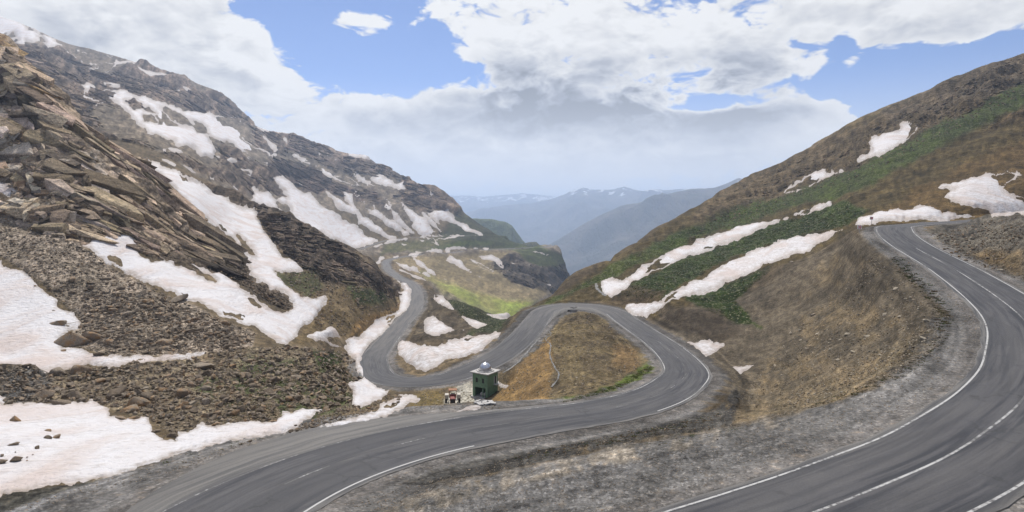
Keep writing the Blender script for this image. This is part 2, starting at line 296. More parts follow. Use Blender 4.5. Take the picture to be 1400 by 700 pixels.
M = np.zeros((n + 3, n + 3)); M[:n, :n] = -K; M[:n, n] = 1; M[:n, n + 1:] = cpt; M[n, :n] = 1; M[n + 1:, :n] = cpt.T
sol = np.linalg.solve(M, np.r_[cf, 0, 0, 0]); wts, c0, c1 = sol[:n], sol[n], sol[n + 1:]
# ------------------------------------------------------------------ the land as one sheet, finer where it is nearer
PXS = np.unique(np.r_[np.arange(-700, -60, 8.0), np.arange(-60, 1460, 2.0), np.arange(1460, 2101, 8.0)])
VS = np.r_[np.arange(math.log(6), math.log(28), 0.012), np.arange(math.log(28), math.log(132), 0.0062), np.arange(math.log(132), math.log(215), 0.0030), np.arange(math.log(215), math.log(1900), 0.0062)]
NX, NV = len(PXS), len(VS)
gx = np.linspace(-700, 2100, 330); gv = np.linspace(VS[0], VS[-1], 330)
GX, GV = np.meshgrid(gx, gv); gp = np.c_[GX.ravel() * KX, GV.ravel() * KV]
gz = np.empty(len(gp))
for i in range(0, len(gp), 8000):
    gz[i:i + 8000] = -kern(gp[i:i + 8000], cpt) @ wts + c0 + gp[i:i + 8000] @ c1
gz = gz.reshape(330, 330)
def cubic_w(t):
    return np.stack([-.5 * t + t * t - .5 * t ** 3, 1 - 2.5 * t * t + 1.5 * t ** 3, .5 * t + 2 * t * t - 1.5 * t ** 3, -.5 * t * t + .5 * t ** 3])
def up1(Z, src, dst):          # cubic upsample along axis 0
    u = (dst - src[0]) / (src[1] - src[0]); i = np.clip(np.floor(u).astype(int), 0, len(src) - 2); w = cubic_w(u - i)
    out = 0
    for k in range(4): out = out + w[k][:, None] * Z[np.clip(i - 1 + k, 0, len(src) - 1)]
    return out
Zf = up1(gz, gv, VS); Zf = up1(Zf.T, gx, PXS).T
DD = np.exp(VS)[:, None] * np.ones((1, NX)); XX = (PXS[None, :] - 700) / F * DD; ZZ = -Zf * np.sqrt(DD)
# ------------------------------------------------------------------ cut the roads into the land
from mathutils.kdtree import KDTree
def road_field(C, reach):
    """distance to the centre line, side (+ left), road height and arc length, for grid vertices within reach"""
    kd = KDTree(len(C))
    for i, p in enumerate(C): kd.insert((p[0], p[1], 0), i)
    kd.balance()
    st = 6
    near = np.zeros((NV, NX), bool)
    for a in range(0, NV, st):
        for b in range(0, NX, st):
            r = kd.find((XX[a, b], DD[a, b], 0))[2]
            if r < reach + 0.06 * DD[a, b]: near[max(0, a - 3):a + 4, max(0, b - 3):b + 4] = True
    idx = np.argwhere(near); N, s = along(C)
    dist = np.full((NV, NX), 1e6); side = np.zeros((NV, NX)); rz = np.zeros((NV, NX)); arc = np.zeros((NV, NX))
    ii = np.fromiter((kd.find((XX[a, b], DD[a, b], 0))[1] for a, b in idx), int, len(idx))
    A_, B_ = idx[:, 0], idx[:, 1]
    dx = XX[A_, B_] - C[ii, 0]; dy = DD[A_, B_] - C[ii, 1]
    o = dx * N[ii, 0] + dy * N[ii, 1]; t = dx * N[ii, 1] - dy * N[ii, 0]
    dist[A_, B_] = np.hypot(np.abs(o), np.maximum(np.abs(t) - 0.6, 0)); side[A_, B_] = o
    rz[A_, B_] = C[ii, 2] + np.clip(t, -.6, .6) * np.gradient(C[:, 2])[ii]; arc[A_, B_] = s[ii]
    return dist, side, rz, arc
RD, RS, RZ, RA = road_field(ROAD, 14.0)
TD, TS, TZ, TA = road_field(TRACK, 10.0)
HW = 3.75                                     # half width of the asphalt
_sr = np.r_[0, np.cumsum(np.linalg.norm(np.diff(ROAD[:, :2], axis=0), axis=1))]
RD = np.where(RD < 1e5, np.maximum(RD - np.where(RS > 0, np.interp(RA, _sr, EXL), np.interp(RA, _sr, EXR)), 0), RD)
blend_w = 5.0 + 0.026 * DD
w = 1 - sstep(RD, HW + 1.4, HW + 1.6 + blend_w)
ZZ = ZZ * (1 - w) + (RZ - 0.05 - 0.02 * np.maximum(RD - HW, 0)) * w
under = 1 - sstep(RD, HW - 0.5 - 0.007 * np.minimum(DD, 300), HW + 0.1 - 0.005 * np.minimum(DD, 300))
ZZ -= under * (0.10 + 0.0008 * DD)
w2 = 1 - sstep(TD, 3.0, 11.0)
ZZ = ZZ * (1 - w2) + (TZ - 0.1) * w2
road_near = np.maximum(1 - sstep(RD, HW + 1.0, HW + 5.0), 1 - sstep(TD, 3.5, 7))
# ------------------------------------------------------------------ what the eye meets first along every column
PYB = HY - F * ZZ / DD
run = np.minimum.accumulate(PYB, axis=0)
VIS = np.ones_like(PYB, bool); VIS[1:] = PYB[1:] < run[:-1] + 0.6
PXG = np.broadcast_to(PXS[None, :], PYB.shape)
# ------------------------------------------------------------------ regions: outlines as seen, carried onto the land they lie on
def sdf(poly, m_extra=14, drange=None, open_depth=False):
    """signed distance (picture units, + inside) of the grid vertices to an outline; -99 elsewhere"""
    P = np.array(poly, float); x0, y0 = P.min(0) - m_extra; x1, y1 = P.max(0) + m_extra
    j0, j1 = np.searchsorted(PXS, x0), np.searchsorted(PXS, x1)
    out = np.full(PYB.shape, -99.0, np.float32)
    if j1 <= j0: return out
    sub = PYB[:, j0:j1]; m = (sub > y0) & (sub < y1)
    idx = np.argwhere(m); q = np.c_[PXS[j0 + idx[:, 1]], sub[idx[:, 0], idx[:, 1]]]
    a = P; b = np.roll(P, -1, 0); best = np.full(len(q), 1e9); ins = np.zeros(len(q), bool)
    for s, e in zip(a, b):
        ab = e - s; L = ab @ ab + 1e-9; ap = q - s
        t = np.clip(ap @ ab / L, 0, 1); best = np.minimum(best, ((ap - t[:, None] * ab) ** 2).sum(1))
        c = ((s[1] > q[:, 1]) != (e[1] > q[:, 1]))
        with np.errstate(divide='ignore', invalid='ignore'):
            ins ^= c & (q[:, 0] < (e[0] - s[0]) * (q[:, 1] - s[1]) / (e[1] - s[1] + 1e-12) + s[0])
    sd = np.where(ins, 1, -1) * np.sqrt(best)
    dd = DD[idx[:, 0], 0]; vis = VIS[idx[:, 0], j0 + idx[:, 1]]
    if not open_depth:
        if drange is None:
            sel = ins & vis
            if sel.sum() == 0: return out
            lo, hi = np.percentile(dd[sel], [1, 99]); lo, hi = lo * 0.93, hi * 1.07
        else: lo, hi = drange
        sd = np.where((dd >= lo) & (dd <= hi), sd, -99)
    out[idx[:, 0], j0 + idx[:, 1]] = sd
    return out
POS = np.stack([XX, DD, ZZ], -1).reshape(-1, 3).astype(np.float32)
N_FINE = fbm(POS / DD.reshape(-1, 1).astype(np.float32), 55, 4, 0.6, 3).reshape(NV, NX)      # ragged edges, same size to the eye at any distance
N_MED = fbm(POS / DD.reshape(-1, 1).astype(np.float32), 14, 4, 0.6, 9).reshape(NV, NX)
N_W1 = fbm(POS, 1 / 9.0, 5, 0.6, 21).reshape(NV, NX)
N_W2 = fbm(POS, 1 / 2.2, 4, 0.6, 31).reshape(NV, NX)
N_W3 = fbm(POS, 1 / 45.0, 5, 0.55, 41).reshape(NV, NX)
# ---- snow patches: (outline, holes, label, group)
G_S = 'thin snow streaks in the gullies of the far mountain face'; G_T = 'small snow scraps among the cliffs of the far mountain'; G_V = 'snow streaks on the tan valley slope below the far road'
SNOW = [
 ([(113,336),(130,325),(157,316),(180,321),(186,325),(190,337),(195,347),(205,356),(225,352),(245,363),(262,362),(290,375),(305,373),(325,388),(350,409),(375,421),(395,424),(410,414),(425,432),(415,448),(400,465),(390,474),(365,462),(350,449),(325,442),(305,432),(275,415),(254,408),(215,394),(170,373),(137,350),(125,343)], [[(250,363),(262,366),(290,379),(293,384),(275,379)]], 'long snowfield running down between the grey talus and the brown crag', None),
 ([(180,212),(225,227),(262,245),(295,265),(325,280),(350,288),(353,296),(361,312),(372,327),(376,338),(388,350),(402,356),(413,366),(414,371),(398,369),(383,372),(376,371),(380,378),(403,396),(415,405),(425,409),(450,399),(448,408),(430,438),(412,448),(400,422),(392,405),(370,394),(352,385),(341,376),(336,358),(325,333),(300,315),(285,305),(265,290),(238,258),(228,248),(205,234),(190,220)], [[(324,322),(330,325),(345,341),(350,350),(340,347),(330,338)]], 'smooth curving snow slope hung behind the near crag, pink streaks down its middle', None),
 ([(-90,330),(0,355),(10,365),(30,370),(48,383),(50,391),(70,404),(80,410),(77,418),(100,428),(110,441),(108,447),(95,452),(82,465),(85,473),(110,475),(128,485),(160,487),(195,485),(250,483),(283,482),(275,487),(230,492),(180,499),(150,502),(130,500),(115,498),(66,508),(30,505),(0,500),(-90,498)], [], 'wide sloping snowfield at the left edge below the grey talus', None),
 ([(-120,535),(0,540),(8,546),(5,553),(15,553),(45,550),(80,550),(125,547),(140,555),(150,559),(150,568),(165,574),(200,570),(205,580),(213,593),(240,602),(243,590),(255,591),(275,578),(300,582),(350,572),(372,578),(380,570),(386,566),(415,560),(440,561),(420,572),(400,585),(387,591),(350,597),(320,602),(280,612),(240,622),(200,635),(150,653),(100,663),(50,668),(0,680),(-120,705)], [], 'broad snow bank with loose dark rocks beside the lower road, bottom left', None),
 ([(432,585),(460,577),(490,569),(510,563),(530,548),(545,539),(560,538),(575,546),(572,550),(555,556),(535,567),(525,572),(500,580),(435,592)], [], 'narrow snow strip between the stone embankment and the gravel verge', None),
 ([(544,384),(556,386),(564,396),(562,404),(559,419),(550,430),(530,447),(512,465),(500,482),(493,495),(500,505),(508,520),(520,530),(533,533),(535,538),(520,546),(490,555),(480,553),(484,540),(475,525),(492,517),(480,487),(467,475),(450,471),(430,465),(421,459),(437,451),(455,445),(460,447),(470,464),(492,460),(500,452),(522,434),(535,430),(545,422),(548,412),(545,400),(550,396),(548,390)], [[(450,462),(458,460),(475,470),(468,474),(452,470)]], 'long snowbank along the left verge of the road below the rock ridge', None),
 ([(550,466),(545,472),(544,482),(552,495),(567,505),(582,508),(595,505),(600,499),(612,492),(645,485),(662,475),(680,460),(685,454),(675,455),(637,461),(600,470),(570,470),(562,467)], [], 'dirty snow slab filling the inside of the lower hairpin bend', None),
 ([(590,432),(596,431),(610,444),(635,452),(615,457),(600,460),(582,458),(576,451),(580,440)], [], 'grey fan of old snow just above the slab in the lower hairpin', None),
 ([(592,400),(605,404),(615,414),(624,426),(612,422),(591,410)], [], 'small snow tongue beside the road above the grey snow fan', None),
 ([(630,432),(650,437),(667,444),(652,449),(642,444)], [], 'pointed snow patch on the dark green bank right of the lower hairpin', None),
 ([(663,429),(696,427),(698,431),(694,438),(677,436)], [], 'white snow patch on the green valley floor between the two slopes', None),
 ([(677,524),(682,521),(698,525.5),(697,529),(691,533),(683,530)], [], 'small round snow patch behind the green domed building', None),
 ([(624,563),(636,556),(650,553),(660,553),(656,558),(640,562)], [], 'melting snow sliver beside the red tractor', None),
 ([(1235,167),(1256,168),(1257,174),(1245,190),(1235,200),(1200,215),(1172,223),(1172,219),(1191,205),(1187,195),(1190,189),(1200,184),(1225,177)], [], 'highest snow patch on the right mountainside, under the brown rocks', None),
 ([(1065,267),(1075,257),(1095,247),(1105,237),(1127,231),(1130,236),(1136,235),(1139,227),(1142,234),(1155,232),(1117,251),(1095,262)], [], 'ragged snow patch on the right skyline slope, left of the highest one', None),
 ([(1135,275),(1136,279),(1112,289),(1075,300),(1050,307),(987,337),(937,352),(875,382),(862,387),(835,407),(825,404),(817,394),(822,382),(836,378),(850,382),(875,365),(907,350),(910,347),(962,325),(1012,310),(1050,301),(1090,290)], [], 'upper of the two long snow-filled gullies, reaching the far bend of the road', None),
 ([(1137,313),(1152,315),(1120,335),(1087,350),(1050,362),(1000,387),(962,402),(920,410),(907,419),(890,431),(887,440),(872,431),(850,421),(862,415),(885,412),(905,412),(910,405),(930,392),(962,377),(1007,352),(1050,334),(1087,324),(1112,316)], [], 'lower and broader of the two long snow-filled gullies on the right slope', None),
 ([(1165,311),(1175,296),(1212,287),(1267,282),(1287,289),(1332,295),(1337,298),(1300,301),(1272,300),(1225,303),(1190,307),(1175,309)], [], 'snowbank curving round the outside of the top hairpin behind the road signs', None),
 ([(1282,256),(1300,249),(1350,237),(1392,233),(1396,240),(1380,251),(1371,257),(1375,264),(1400,267),(1450,268),(1450,292),(1390,294),(1357,295),(1350,287),(1330,285),(1315,282),(1310,276),(1291,271),(1291,267),(1307,260)], [], 'forked snowfield on orange soil at the right edge above the top hairpin', None),
 ([(935,467),(970,464),(975,471),(990,471),(977,485),(967,489),(950,477)], [], 'small dirty snow lens beside the road under the lower gully', None),
 ([(1000,501),(1034,499),(1012,511)], [], 'tiny dusty snow remnant right of the middle hairpin', None),
 ([(-40,246),(0,248),(10,252),(10,257),(28,264),(25,269),(8,272),(-40,271)], [], 'snow pocket at the foot of the near crag on the left edge', None),
 ([(66,241),(77,240),(72,247)], [], 'tiny snow spot on a ledge of the near crag', None),
 ([(262,319),(270,319),(280,331),(277,332),(268,325)], [], 'small snow fleck on the brown rubble above the long snowfield', None),
 ([(215,331),(222,330),(226,339),(219,337)], [], 'slim snow streak in the rubble right of the snow notch', 'slivers'),
 ([(215,340),(220,340),(232,350),(224,350)], [], 'lower snow sliver in the rubble above the long snowfield', 'slivers'),
 ([(0,24),(25,28),(40,36),(60,47),(75,56),(100,67),(125,73),(150,77),(175,82),(188,86),(165,90),(150,97),(140,101),(158,106),(135,104),(125,98),(120,92),(140,93),(125,90),(110,87),(100,80),(90,70),(82,64),(70,63),(66,66),(60,60),(50,58),(35,58),(38,63),(25,62),(10,52),(-60,48),(-60,15)], [[(38,38),(45,38),(54,47),(48,46)],[(10,48),(18,46),(20,50),(12,51)],[(86,64),(105,70),(115,76),(135,73),(155,81),(150,84),(138,86),(112,84),(97,76)],[(50,50),(56,50),(63,58),(58,57)],[(12,54),(24,55),(20,58)]], 'snow cap on the far left summit, against the sky', None),
 ([(105,115),(122,113),(135,121),(165,122),(190,132),(225,143),(262,152),(300,156),(328,161),(335,175),(331,188),(350,201),(377,212),(376,216),(352,218),(345,215),(325,205),(320,197),(305,194),(285,187),(290,197),(297,206),(290,215),(275,214),(262,203),(245,200),(228,188),(210,185),(195,176),(185,165),(172,152),(160,143),(150,135),(140,126),(130,121),(119,126),(116,131),(130,138),(147,141),(133,143),(115,133),(113,122)], [[(172,140),(182,139),(192,144),(212,155),(195,152),(178,148)],[(195,157),(205,158),(215,167),(197,164)],[(216,143),(230,148),(262,168),(285,184),(275,180),(250,170),(226,156)],[(262,163),(275,170),(283,182),(268,176)]], 'great pale snowfield under the cliff band of the far left mountain', None),
 ([(187,91),(200,98),(230,104),(222,106),(205,105),(192,99)], [], 'small wedge of snow right below the skyline of the far left mountain', None),
 ([(205,112),(220,120),(245,122),(252,127),(235,124),(215,119)], [], None, G_T), ([(184,108),(193,109),(190,112)], [], None, G_T), ([(243,116),(258,123),(262,126),(250,121)], [], None, G_T),
 ([(138,112),(160,114),(165,120),(145,119)], [], None, G_T), ([(255,128),(261,132),(256,130)], [], None, G_T),
 ([(222,203),(228,203),(227,210),(223,209)], [], None, G_T), ([(230,202),(248,204),(252,209),(240,209),(232,206)], [], None, G_T), ([(218,215),(228,217),(244,226),(238,228),(222,220)], [], None, G_T), ([(248,225),(262,232),(270,238),(262,237)], [], None, G_T),
 ([(330,230),(336,231),(347,236),(344,241),(332,238)], [], None, G_T), ([(317,252),(326,256),(332,268),(324,264)], [], None, G_T), ([(285,240),(292,242),(295,247),(286,246)], [], None, G_T), ([(328,212),(337,214),(345,224),(338,221)], [], None, G_T), ([(296,213),(302,213),(300,217)], [], None, G_T), ([(308,217),(316,216),(325,221),(315,220)], [], None, G_T),
 ([(369,245),(387,237),(396,247),(410,260),(425,264),(437,277),(462,295),(490,312),(515,325),(519,331),(505,338),(487,343),(472,336),(445,322),(400,298),(345,274),(345,255),(358,262),(368,261),(378,272),(394,269),(380,256)], [[(379,277),(390,280),(396,290),(390,293),(380,284)]], 'largest snow apron on the far mountain, spreading down to the ridge edge', None),
 ([(445,259),(456,264),(470,277),(480,281),(470,268),(467,260),(478,264),(485,280),(500,297),(520,311),(528,321),(545,325),(550,322),(536,326),(530,325),(510,317),(490,303),(480,292),(460,280),(448,268)], [], None, G_S),
 ([(487,265),(500,271),(512,282),(530,297),(550,312),(567,321),(545,323),(547,319),(525,307),(505,290),(492,272)], [], None, G_S),
 ([(397,212),(405,210),(425,220),(442,225),(460,237),(475,240),(487,249),(492,255),(480,253),(470,250),(457,247),(440,235),(425,227),(410,220)], [], None, G_S),
 ([(475,229),(490,236),(505,247),(515,258),(527,272),(540,286),(553,303),(572,321),(562,321),(548,308),(535,293),(520,278),(512,265),(498,252),(488,245)], [], None, G_S),
 ([(546,275),(556,281),(570,291),(583,302),(592,312),(604,322),(572,322),(562,308),(565,304),(556,294),(549,284)], [], None, G_S),
 ([(582,290),(595,286),(610,289),(625,300),(645,311),(660,320),(655,322),(635,317),(615,303),(600,300),(609,314),(603,311),(590,299)], [], 'bright hooked snow patch at the right foot of the far mountain', None),
 ([(572,287),(578,289),(596,304),(606,316),(603,318),(590,308)], [], None, G_S),
 ([(505,243),(520,240),(535,247),(545,248),(552,246),(555,253),(553,262),(545,262),(530,255),(515,252)], [], 'saddle of snow under the far dark summit knob', None),
 ([(562,248),(575,250),(581,254),(570,252)], [], None, G_T), ([(587,262),(592,264),(591,268),(587,267)], [], None, G_T),
 ([(569,326),(580,328),(583,331),(575,331)], [], None, G_S), ([(580,324),(592,326),(598,333),(600,336),(590,332)], [], None, G_S), ([(543,331),(556,334),(552,336)], [], None, G_S),
 ([(350,175),(365,175),(385,179),(397,183),(383,184),(370,180)], [], None, G_T), ([(405,183),(430,191),(440,197),(425,194)], [], None, G_T),
 ([(447,199),(470,204),(490,211),(515,213),(508,220),(490,218),(460,208)], [], 'thin snow cornice along the far skyline ridge', None), ([(358,185),(370,192),(380,207),(375,209),(362,195)], [], None, G_T),
 ([(385,188),(392,190),(396,199),(390,196)], [], None, G_T), ([(432,203),(438,210),(437,213)], [], None, G_T), ([(445,209),(455,212),(461,218),(450,214)], [], None, G_T), ([(462,230),(472,233),(470,236)], [], None, G_T),
 ([(408,247),(420,253),(421,256),(412,253)], [], None, G_T), ([(354,221),(367,220),(368,225),(358,228)], [], None, G_T),
 ([(525,331),(545,326),(580,322.5),(620,321),(650,319.5),(656,323),(620,324.5),(585,325.5),(552,329),(525,335),(490,345),(488,342)], [], 'snow line along the upper bench track of the far mountain', None),
 ([(566,342),(575,343.5),(590,339),(606,340),(612,337.5),(640,338),(668,339),(661,340.5),(630,342),(604,344.5),(573,348)], [], 'snowbank along the upper side of the far road', None),
 ([(513,361),(517,352),(535,351),(573,347),(570,350),(540,352),(528,354),(521,358),(518,362)], [], 'snow edge round the far road where it bends behind the rock ridge', None),
 ([(565,354),(580,361),(590,370),(602,377),(622,386),(600,381),(587,372),(572,362)], [], None, G_V), ([(542,359),(570,367),(587,376),(590,379),(560,370)], [], None, G_V), ([(546,369),(575,378),(582,384),(565,380)], [], None, G_V),
 ([(605,357),(618,353),(630,356),(640,367),(667,384),(655,379),(640,373),(625,364)], [], None, G_V), ([(641,353),(650,356),(677,370),(673,374),(660,368)], [], None, G_V),
 ([(654,350),(672,349),(682,354),(690,365),(688,370),(682,365),(675,357),(660,355)], [], None, G_V), ([(654,388),(668,397),(662,394)], [], None, G_V), ([(640,377),(649,382),(644,381)], [], None, G_V),
 ([(737,385),(745,386),(755,389),(754,392),(745,390)], [], None, G_V), ([(725,343.5),(737,344),(750,348),(748,350)], [], None, G_V), ([(717,353),(724,358),(720,358)], [], None, G_V), ([(697,359),(707,363),(700,363)], [], None, G_V),
]
SDS = np.full(PYB.shape, -99.0, np.float32)
EDGE = N_FINE * 8.0 + N_MED * 4.0
snow_fields = []
for outline, holes, label, group in SNOW:
    s = sdf(outline)
    small = max(np.ptp([p[0] for p in outline]), np.ptp([p[1] for p in outline])) < 45
    for h in holes:
        s = np.minimum(s, -sdf(h, 8, open_depth=True) + 0.0)
    s = np.where(s > -50, s + EDGE * (0.45 if small else 1.0) - 0.3, -99)
    snow_fields.append(s); SDS = np.maximum(SDS, s)
# ---- ground cover, painted in order: (outline or None, soft edge, ragged edge, colour a, colour b, rockiness, rubble, depth range, strength)
TINT = np.zeros((NV, NX, 3), np.float32); ROCK = np.full((NV, NX), 0.15, np.float32); RUB = np.zeros((NV, NX), np.float32); GRS = np.zeros((NV, NX), np.float32)
mixn = sstep(N_W1 * 0.6 + N_MED * 0.5 + N_W2 * 0.35, -0.28, 0.28)[..., None]
def paint(alpha, ca, cb, rock=None, rub=None, grs=None):
    global TINT, ROCK, RUB, GRS
    c = np.array(ca, np.float32) * mixn + np.array(cb, np.float32) * (1 - mixn)
    TINT = TINT * (1 - alpha[..., None]) + c * alpha[..., None]
    if rock is not None: ROCK = ROCK * (1 - alpha) + rock * alpha
    if rub is not None: RUB = RUB * (1 - alpha) + rub * alpha
    if grs is not None: GRS = GRS * (1 - alpha) + grs * alpha
one = np.ones((NV, NX), np.float32)
paint(one, (.165, .128, .082), (.115, .09, .058), 0.15, 0.1)
def region(poly, soft, rag, ca, cb, rock=None, rub=None, dr=None, k=1.0, grs=0.0, thr=None):
    s = sdf(poly, int(soft + rag * 2 + 6), dr if dr else None, False)
    a = np.where(s > -50, sstep(s + (N_MED * 2.2 + N_FINE * 1.2) * rag, -soft, soft), 0) * k
    if thr is not None: a = a * sstep(N_W1 * .5 + N_MED * .6 + N_FINE * .6, thr - .12, thr + .12)
    paint(a.astype(np.float32), ca, cb, rock, rub, grs)
FARL, NEARL = (400, 1900), (100, 300)
region([(-700,-300),(330,0),(700,200),(800,330),(800,440),(620,440),(560,350),(480,350),(400,300),(350,280),(235,225),(100,170),(0,60),(-700,60)], 3, 2, (.20,.165,.125), (.13,.11,.085), .45, .2, FARL)
region([(0,52),(35,60),(80,64),(150,105),(190,125),(215,150),(190,150),(150,143),(120,150),(140,180),(200,200),(262,220),(345,250),(352,272),(235,218),(180,214),(100,160),(0,55)], 4, 5, (.20,.155,.118), (.125,.10,.08), 1.0, 0, FARL)
region([(150,95),(190,86),(250,108),(262,118),(330,143),(352,163),(346,171),(300,158),(262,153),(225,141),(185,129),(150,116)], 3, 3, (.21,.16,.12), (.125,.10,.08), 1.0, 0, FARL)
region([(300,200),(350,222),(400,255),(394,270),(350,255),(330,262),(300,240)], 4, 4, (.185,.14,.105), (.125,.10,.075), 1.0, 0, FARL)
region([(350,174),(400,180),(450,200),(515,212),(545,235),(550,250),(520,243),(480,237),(450,228),(420,217),(396,210),(365,215),(350,200)], 3, 4, (.20,.155,.12), (.12,.095,.075), 1.0, 0, FARL)
region([(548,243),(585,248),(612,268),(630,294),(600,288),(575,292),(552,278),(543,264)], 3, 3, (.20,.15,.11), (.13,.10,.075), 1.0, 0, FARL)
region([(365,215),(410,222),(450,246),(482,262),(500,275),(470,268),(445,258),(435,264),(412,262),(390,245),(365,240)], 4, 4, (.14,.10,.08), (.10,.078,.06), 1.0, 0, FARL)
region([(487,255),(510,258),(540,290),(550,305),(530,290),(505,275)], 4, 3, (.14,.105,.08), (.10,.08,.06), .8, 0, FARL)
region([(400,290),(470,290),(540,310),(600,300),(640,305),(660,322),(600,324),(540,330),(490,343)], 6, 5, (.16,.125,.08), (.11,.09,.055), .2, 0, FARL)
region([(525,335),(560,328),(650,324),(722,339),(640,341),(600,337),(550,345),(520,350)], 3, 3, (.135,.125,.06), (.09,.09,.04), .15, 0, FARL, grs=.5)
region([(600,322),(625,294),(665,302),(738,339),(690,340),(640,337),(620,330)], 4, 3, (.07,.075,.035), (.045,.05,.024), .2, 0, FARL, grs=.6)
region([(560,345),(650,327),(680,332),(640,338)], 3, 3, (.11,.15,.035), (.08,.11,.03), .1, 0, FARL, .8, grs=.8)
region([(530,352),(600,350),(720,341),(762,350),(750,402),(700,432),(690,437),(640,417),(590,387)], 3, 2, (.21,.17,.105), (.15,.122,.072), .12, 0, FARL)
region([(575,372),(620,388),(660,402),(700,412),(735,412),(700,433),(690,437),(650,425),(600,397)], 5, 4, (.19,.215,.075), (.16,.165,.065), .08, 0, FARL, .9, grs=.8)
region([(600,384),(640,398),(662,418),(650,420),(620,402)], 4, 3, (.17,.22,.055), (.14,.175,.05), .05, 0, FARL, .7, grs=.8)
region([(668,362),(700,348),(745,343),(772,350),(788,378),(784,410),(748,399),(700,386)], 3, 3, (.125,.105,.085), (.085,.07,.055), 1.0, 0, FARL)
region([(700,340),(740,337),(772,352),(776,362),(740,366),(715,356)], 3, 3, (.075,.085,.035), (.055,.06,.03), .3, 0, FARL, .9, grs=.5)
region([(-700,-300),(0,45),(30,75),(110,165),(205,228),(240,262),(300,316),(340,350),(350,378),(300,372),(250,360),(190,347),(160,326),(110,338),(60,316),(0,288),(-700,280)], 3, 3, (.29,.23,.17), (.18,.145,.11), 1.0, 0, (100, 300))
region([(-700,-300),(0,60),(60,130),(120,210),(150,300),(90,320),(0,285),(-700,250)], 8, 14, (.30,.27,.235), (.23,.21,.185), 1.0, 0, (100, 300), .8, thr=0.05)
region([(0,60),(60,110),(110,180),(130,300),(100,320),(0,240)], 8, 14, (.26,.165,.085), (.20,.13,.07), 1.0, 0, (100, 300), .75, thr=0.19)
region([(215,220),(262,246),(350,278),(400,299),(487,346),(548,393),(550,416),(520,402),(490,394),(440,384),(415,368),(400,352),(376,335),(360,305),(350,289),(295,266)], 3, 3, (.15,.118,.09), (.10,.08,.062), .95, 0, (200, 480))
region([(335,345),(345,372),(370,392),(405,405),(415,425),(390,424),(350,408),(320,385),(270,372),(210,355),(195,345)], 3, 3, (.15,.12,.09), (.10,.08,.06), .6, .4, (120, 300))
region([(380,378),(410,366),(450,395),(500,390),(550,408),(545,425),(530,440),(470,462),(440,450),(425,470),(400,470),(450,400),(420,408)], 4, 3, (.16,.12,.068), (.115,.088,.05), .25, .3, (120, 480))
region([(480,395),(530,402),(525,420),(490,415)], 4, 5, (.065,.085,.028), (.045,.06,.02), .1, 0, (150, 480), .9, grs=.6)
region([(375,375),(430,372),(445,392),(425,405),(390,392)], 5, 6, (.07,.085,.03), (.05,.06,.022), .2, 0, (150, 400), .7, grs=.6)
region([(490,440),(548,415),(545,424),(500,455),(480,458)], 3, 3, (.21,.135,.06), (.13,.09,.045), .3, 0, (150, 400), .8)
region([(-700,240),(0,287),(60,315),(110,338),(150,362),(215,397),(255,412),(300,435),(350,455),(345,480),(283,484),(160,490),(110,474),(85,470),(110,440),(60,390),(0,350),(-700,300)], 3, 2, (.24,.20,.16), (.16,.135,.105), .25, 1.0, (75, 150))
region([(-700,480),(0,500),(130,500),(280,488),(390,473),(470,480),(505,510),(490,560),(380,575),(250,604),(200,572),(125,550),(0,555),(-700,560)], 3, 3, (.20,.165,.115), (.125,.10,.07), .4, 1.0, (45, 125))
region([(0,505),(60,505),(70,545),(20,553),(0,550)], 5, 6, (.12,.12,.12), (.08,.08,.08), .5, 1.0, (45, 125), .8)
region([(300,500),(480,488),(500,550),(400,578),(300,580),(265,520)], 8, 8, (.065,.085,.03), (.045,.06,.02), .2, .6, (45, 140), .8, grs=.5, thr=.02)
region([(425,480),(465,482),(470,500),(440,502)], 4, 4, (.055,.085,.022), (.04,.06,.018), .1, .1, (45, 160), .9, grs=.8)
region([(560,385),(600,395),(700,436),(690,460),(640,465),(560,470),(575,430),(580,400)], 3, 3, (.125,.10,.068), (.08,.066,.048), .3, .3, (120, 400))
region([(610,402),(650,418),(698,436),(685,452),(640,458),(660,444),(630,430),(612,415)], 3, 5, (.05,.065,.022), (.035,.045,.018), .15, .1, (120, 400), .9, grs=.7)
region([(690,545),(675,525),(740,448),(780,425),(815,428),(860,460),(895,495),(860,522),(760,550)], 3, 3, (.15,.118,.068), (.10,.078,.05), .2, .4, (60, 200))
region([(660,565),(680,540),(700,508),(750,462),(757,500),(748,545)], 4, 3, (.225,.15,.07), (.165,.112,.058), .12, .1, (60, 200))
region([(840,470),(870,480),(870,505),(840,500)], 5, 5, (.19,.125,.065), (.15,.105,.055), .1, .3, (60, 200), .7)
region([(740,556),(800,540),(850,522),(893,494),(892,508),(850,532),(790,548)], 3, 5, (.075,.09,.03), (.05,.065,.022), .1, 0, (60, 120), .8, grs=.7, thr=-.05)
RIGHT = (130, 700)
region([(690,445),(1060,215),(1400,60),(2200,-300),(2200,330),(1330,300),(1170,312),(1110,350),(1000,385),(900,440),(820,410)], 2, 2, (.165,.125,.062), (.115,.09,.045), .35, .15, RIGHT)
region([(985,262),(1400,60),(2200,-300),(2200,-100),(1400,128),(1290,172),(1180,228),(1060,278),(980,300),(925,312)], 5, 6, (.19,.145,.09), (.135,.105,.065), .55, .3, RIGHT)
region([(1180,120),(1400,60),(1400,110),(1290,150),(1220,170)], 8, 8, (.18,.145,.105), (.12,.10,.075), .6, .2, RIGHT, .6)
region([(1310,145),(1400,120),(2000,50),(2000,150),(1400,168),(1330,180)], 6, 8, (.18,.13,.075), (.13,.09,.05), .8, .3, RIGHT, .8)
